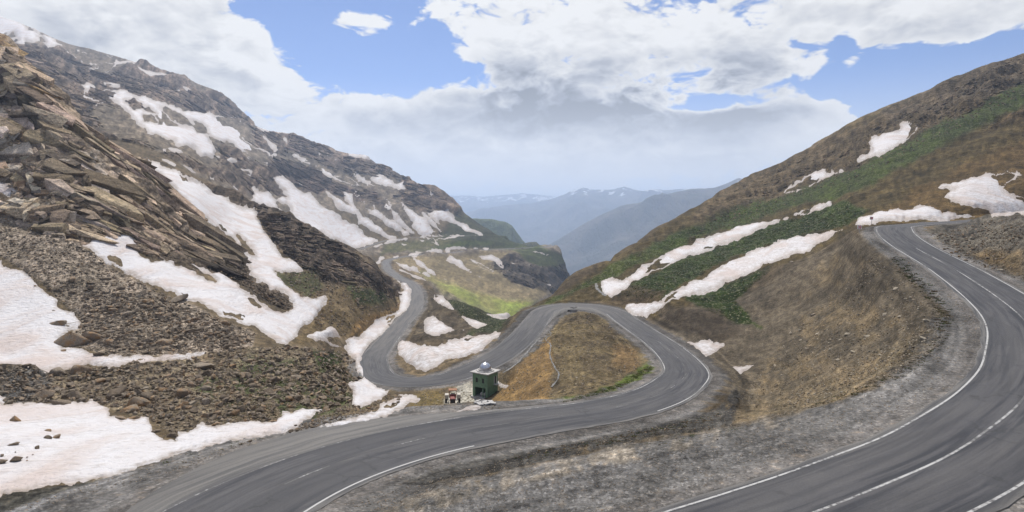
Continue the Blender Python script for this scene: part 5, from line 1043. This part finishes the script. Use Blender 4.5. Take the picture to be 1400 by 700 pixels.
# ------------------------------------------------------------------ green domed building
bx_, by_ = (663.5 - 700) / F * 101.0, 101.0
bz_ = ground_z(bx_, by_ - 1.2)
B = thing('domed_building', (bx_, by_, bz_ - .1), R(-33), 'small two storey green building with a silver dome beside the hairpin road', 'building')
W_, Hh, th = 1.55, 4.15, .16
part('plinth', M_CONC, B, lambda bm: box(bm, (-W_ - .25, -W_ - .3, -1.6), (W_ + .35, W_ + .25, .12)))
def front(bm):
    z1, z2, z3 = 1.75, 2.55, 3.35                     # lintel, window sill, window head
    box(bm, (-W_, -W_, z1), (W_, -W_ + th, z2)); box(bm, (-W_, -W_, z3), (W_, -W_ + th, Hh))
    for a_, c_ in ((-W_, -.95), (-.45, .35), (.85, W_)): box(bm, (a_, -W_, z2), (c_, -W_ + th, z3))
part('front_wall', M_GREEN, B, front)
part('pillar', M_GREEN, B, lambda bm: box(bm, (-W_, -W_ - .002, .12), (-W_ + .42, -W_ + .42, 1.75)))
part('pillar', M_GREEN, B, lambda bm: box(bm, (W_ - .42, -W_ - .002, .12), (W_, -W_ + .42, 1.75)))
part('pillar', M_GREEN, B, lambda bm: box(bm, (.45, -W_ + .05, .12), (.62, -W_ + .22, 1.75)))
def sidew(x0, x1, win):
    def f(bm):
        if not win: box(bm, (x0, -W_ + th, .12), (x1, W_, Hh)); return
        box(bm, (x0, -W_ + th, .12), (x1, W_, 2.2)); box(bm, (x0, -W_ + th, 3.4), (x1, W_, Hh)); box(bm, (x0, -W_ + th, 2.2), (x1, .45, 3.4)); box(bm, (x0, 1.15, 2.2), (x1, W_, 3.4))
    return f
part('side_wall', M_GREEN, B, sidew(W_ - th, W_, True)); part('side_wall', M_GREEN, B, sidew(-W_, -W_ + th, False))
part('back_wall', M_GREEN, B, lambda bm: box(bm, (-W_ + th, W_ - th, .12), (W_ - th, W_, Hh)))
part('upper_floor', M_CONC, B, lambda bm: box(bm, (-W_ + th, -W_ + th, 1.78), (W_ - th, W_ - th, 1.95)))
for cx_ in (-.70, .60):
    def fr(bm, cx_=cx_):
        box(bm, (cx_ - .27, -W_ + .03, 2.52), (cx_ - .21, -W_ + .12, 3.40)); box(bm, (cx_ + .21, -W_ + .03, 2.52), (cx_ + .27, -W_ + .12, 3.40))
    w_o = part('window', M_GREEN, B, fr)
    part('pane', M_DARK, w_o, lambda bm, cx_=cx_: box(bm, (cx_ - .24, -W_ + .09, 2.5), (cx_ + .24, -W_ + .13, 3.4)))
w_o = part('window', M_WHITE, B, lambda bm: (box(bm, (W_ - .05, .42, 2.17), (W_ + .03, .48, 3.43)), box(bm, (W_ - .05, 1.12, 2.17), (W_ + .03, 1.18, 3.43))))
part('pane', M_DARK, w_o, lambda bm: box(bm, (W_ - .1, .45, 2.2), (W_ - .06, 1.15, 3.4)))
part('balcony_ledge', M_CONC, B, lambda bm: box(bm, (W_, .2, 2.02), (W_ + .55, 1.5, 2.12)))
roof = part('roof', M_CONC, B, lambda bm: box(bm, (-W_ - .38, -W_ - .38, Hh), (W_ + .38, W_ + .38, Hh + .16)), .02)
part('roof_parapet', M_DARK, roof, lambda bm: box(bm, (-W_ - .25, W_ + .0, Hh + .16), (-.9, W_ + .2, Hh + .45)))
def octo(bm):
    cyl(bm, 1.62, 1.55, .14, 8, Matrix.Translation((0, 0, Hh + .23)) @ Matrix.Rotation(R(22.5), 4, 'Z')); cyl(bm, 1.22, 1.2, .2, 24, Matrix.Translation((0, 0, Hh + .40)))
part('dome_base', M_CONC, roof, octo)
def dome(bm):
    prof = [(.93, 0), (.95, .12), (.92, .30), (.83, .50), (.68, .68), (.48, .82), (.26, .91), (.10, .95), (.07, 1.02), (.10, 1.08), (.0, 1.16)]
    seg = 20; rings = [[bm.verts.new((1.08 * r_ * math.cos(a), 1.08 * r_ * math.sin(a), Hh + .5 + 1.12 * z_)) for a in np.linspace(0, 2 * math.pi, seg, endpoint=False)] for r_, z_ in prof[:-1]]
    for a_, b_ in zip(rings, rings[1:]):
        for k_ in range(seg): bm.faces.new([a_[k_], a_[(k_ + 1) % seg], b_[(k_ + 1) % seg], b_[k_]])
    top = bm.verts.new((0, 0, Hh + .5 + 1.12 * prof[-1][1])); 
    for k_ in range(seg): bm.faces.new([rings[-1][k_], rings[-1][(k_ + 1) % seg], top])
part('dome', M_METAL, roof, dome, smooth=True)
part('side_ramp', M_CONC, B, lambda bm: box(bm, (W_, -W_ - .8, -1.2), (W_ + .55, W_, -.05), Matrix.Translation((0, 0, .35)) @ Matrix.Rotation(R(14), 4, 'X')))
for k_ in range(9):
    h_ = hit(652 + k_ * 2.6 + rng.uniform(-1, 1), 550 + (k_ % 3) * 2.2 - k_ * .2)
    if h_ is None: continue
    o = thing('concrete_slab', h_[0] + np.array([0, 0, .12]), rng.uniform(0, 3), 'broken pale concrete slab lying in front of the green building', 'slab', 'broken slabs before the green building')
    part('slab_piece', M_CONC, o, lambda bm: box(bm, (-.35, -.25, -.06), (.35, .25, .06)), .015); o.rotation_euler[0] = rng.uniform(-.3, .3)
h_ = hit(654, 541); 
for k_, (px, py) in enumerate([(653.5, 541), (657, 540.5)]):
    a_ = R(-33); lx, ly = (-.35 + k_ * .62, -.5); wx = bx_ + lx * math.cos(a_) - ly * math.sin(a_); wy = by_ + lx * math.sin(a_) + ly * math.cos(a_)
    o = thing('white_sack', (wx, wy, bz_ + .05), k_ * .8, ['white sack in the open ground floor of the green building, left one', 'white sack in the open ground floor of the green building, right one'][k_], 'sack')
    part('sack_body', M_WHITE, o, lambda bm: bmesh.ops.create_icosphere(bm, subdivisions=2, radius=.32, matrix=Matrix.Translation((0, 0, .25)) @ Matrix.Diagonal((1, .8, .95, 1))), smooth=True)
# ------------------------------------------------------------------ red tractor, nose to the camera
M_RED = plain('faded_red_paint', (.16, .03, .022), (.22, .045, .03), 5, .5); M_TYRE = plain('black_tyre', (.015, .015, .015), (.03, .03, .03), 8, .9); M_CREAM = plain('cream_paint', (.40, .36, .30), (.48, .44, .37), 5, .6); M_LAMP = plain('lamp_glass', (.7, .7, .68), (.8, .8, .8), 5, .2)
tx_, ty_ = (619 - 700) / F * 93.5, 93.5
TR = thing('tractor', (tx_, ty_, ground_z(tx_, ty_) + .12), R(6), 'small old red tractor with cream mudguards parked below the road edge', 'tractor')
part('engine_hood', M_RED, TR, lambda bm: box(bm, (-.42, -1.5, .62), (.42, .1, 1.42)), .07)
part('grille', M_DARK, TR, lambda bm: [box(bm, (-.36, -1.56, .66 + k_ * .1), (.36, -1.50, .73 + k_ * .1)) for k_ in range(7)])
for sx in (-1, 1): part('headlight', M_LAMP, TR, lambda bm, sx=sx: cyl(bm, .12, .12, .1, 14, Matrix.Translation((sx * .56, -1.3, 1.15)) @ Matrix.Rotation(R(90), 4, 'X')))
part('chassis', M_DARK, TR, lambda bm: box(bm, (-.3, -1.45, .38), (.3, 1.2, .62)))
part('dashboard', M_RED, TR, lambda bm: box(bm, (-.5, .1, .62), (.5, .35, 1.62)), .04)
part('seat', M_DARK, TR, lambda bm: (box(bm, (-.28, .75, .95), (.28, 1.2, 1.08)), box(bm, (-.28, 1.15, 1.0), (.28, 1.24, 1.5))), .03)
part('cab_frame', M_RED, TR, lambda bm: [box(bm, (sx * .55 - .04, y_, 1.0), (sx * .55 + .04, y_ + .08, 2.15)) for sx in (-1, 1) for y_ in (.35, 1.2)])
part('cab_roof', plain('rusty_roof', (.22, .10, .05), (.30, .15, .07), 4), TR, lambda bm: box(bm, (-.68, .2, 2.15), (.68, 1.4, 2.25)), .03)
part('exhaust_pipe', M_DARK, TR, lambda bm: cyl(bm, .04, .04, .8, 8, Matrix.Translation((.3, -.7, 1.75))))
for sx in (-1, 1):
    part('mudguard', M_CREAM, TR, lambda bm, sx=sx: (box(bm, (sx * .95 - .3, .22, .65), (sx * .95 + .3, .32, 1.5)), box(bm, (sx * .95 - .3, .32, 1.42), (sx * .95 + .3, 1.35, 1.5))), .02)
    for (y_, r_, w_) in ((.85, .68, .34), (-1.05, .38, .2)):
        xx = sx * (1.05 if r_ > .5 else .72); Mx = Matrix.Translation((xx, y_, r_)) @ Matrix.Rotation(R(90), 4, 'Y')
        wh = part('wheel', M_TYRE, TR, lambda bm, r_=r_, w_=w_, Mx=Mx: cyl(bm, r_, r_, w_, 26, Mx), .04)
        part('rim', M_CREAM, wh, lambda bm, r_=r_, w_=w_, Mx=Mx: cyl(bm, r_ * .5, r_ * .5, w_ + .06, 16, Mx))
# ------------------------------------------------------------------ bend marker signs
M_SRED = plain('sign_red', (.50, .03, .04), (.58, .05, .05), 6, .5); M_POST = plain('galvanised_post', (.30, .30, .31), (.42, .42, .43), 8, .5, .6)
def sign(px, py, hgt, sz, label, flip):
    p = hit(px, py)[0]
    S = thing('road_sign', (p[0], p[1], p[2]), R(-18), label, 'road sign', 'red and white bend signs at the top hairpin')
    part('post', M_POST, S, lambda bm: cyl(bm, .045, .045, hgt, 10, Matrix.Translation((0, .05, hgt / 2 - .1))))
    zc = hgt - sz / 2; brd = part('board', M_WHITE, S, lambda bm: box(bm, (-sz / 2, -.02, zc - sz / 2), (sz / 2, .02, zc + sz / 2)), .008)
    def chev(bm):
        q = sz * .42
        for x0 in (-q * .75, q * .1):
            f = -1 if flip else 1
            pts = [(x0 * f, zc + q), ((x0 + q * .42) * f, zc + q), ((x0 + q * .95) * f, zc), ((x0 + q * .42) * f, zc - q), (x0 * f, zc - q), ((x0 + q * .5) * f, zc)]
            va = [bm.verts.new((x_, -.032, z_)) for x_, z_ in pts]; vb = [bm.verts.new((x_, -.022, z_)) for x_, z_ in pts]
            bm.faces.new(va); bm.faces.new(vb[::-1])
            for k_ in range(6): bm.faces.new([va[k_], va[(k_ + 1) % 6], vb[(k_ + 1) % 6], vb[k_]])
    part('chevron', M_SRED, brd, chev)
sign(1191.5, 307, 2.1, .78, 'red and white bend sign against the curved snowbank, the farther one', False)
sign(1175, 319.5, 1.9, .85, 'red and white bend sign at the lip of the slope, the nearer one', False)
# ------------------------------------------------------------------ tar repair blotches by the lower left verge
M_TAR = plain('fresh_tar', (.012, .012, .012), (.022, .021, .02), 3, .6)
def blotch(px, py, rx, ry, ang, label):
    y0 = 0
    h_ = hit(px, py); x_, y_ = h_[0][0], h_[0][1]
    k_ = np.argmin((ROAD[:, 0] - x_) ** 2 + (ROAD[:, 1] - y_) ** 2 + (ROAD[:, 2] < -30) * 1e6); z_ = ROAD[k_, 2]
    y_ = -z_ * F / (py - HY); x_ = (px - 700) / F * y_
    bm = bmesh.new(); n_ = 22; vs = []
    T_, N_ = NR[k_], None
    tdir = np.array([-NR[k_, 1] * -1, NR[k_, 0] * -1]); tdir = np.array([NR[k_, 1], -NR[k_, 0]])
    for i_ in range(n_):
        a = 2 * math.pi * i_ / n_; rr_ = 1 + .35 * math.sin(3 * a + px) + .2 * math.sin(7 * a + py)
        u_, v_ = rx * rr_ * math.cos(a), ry * rr_ * math.sin(a); c_, s_ = math.cos(ang), math.sin(ang); u_, v_ = u_ * c_ - v_ * s_, u_ * s_ + v_ * c_
        X, Y = x_ + tdir[0] * u_ + NR[k_, 0] * v_, y_ + tdir[1] * u_ + NR[k_, 1] * v_
        o_ = (X - ROAD[k_, 0]) * NR[k_, 0] + (Y - ROAD[k_, 1]) * NR[k_, 1]; al = (X - ROAD[k_, 0]) * tdir[0] + (Y - ROAD[k_, 1]) * tdir[1]
        slope = (ROAD[k_ + 1, 2] - ROAD[k_ - 1, 2]) / 2.0; sgn = 1 if np.dot(tdir, (ROAD[k_ + 1] - ROAD[k_ - 1])[:2]) > 0 else -1
        vs.append(bm.verts.new((X, Y, z_ + al * slope * sgn + zline(min(abs(o_), HW)) + .012)))
    bm.faces.new(vs); me = bpy.data.meshes.new('tar_patch'); bm.to_mesh(me); bm.free()
    link('tar_patch', me, M_TAR, kind='structure', label=label)
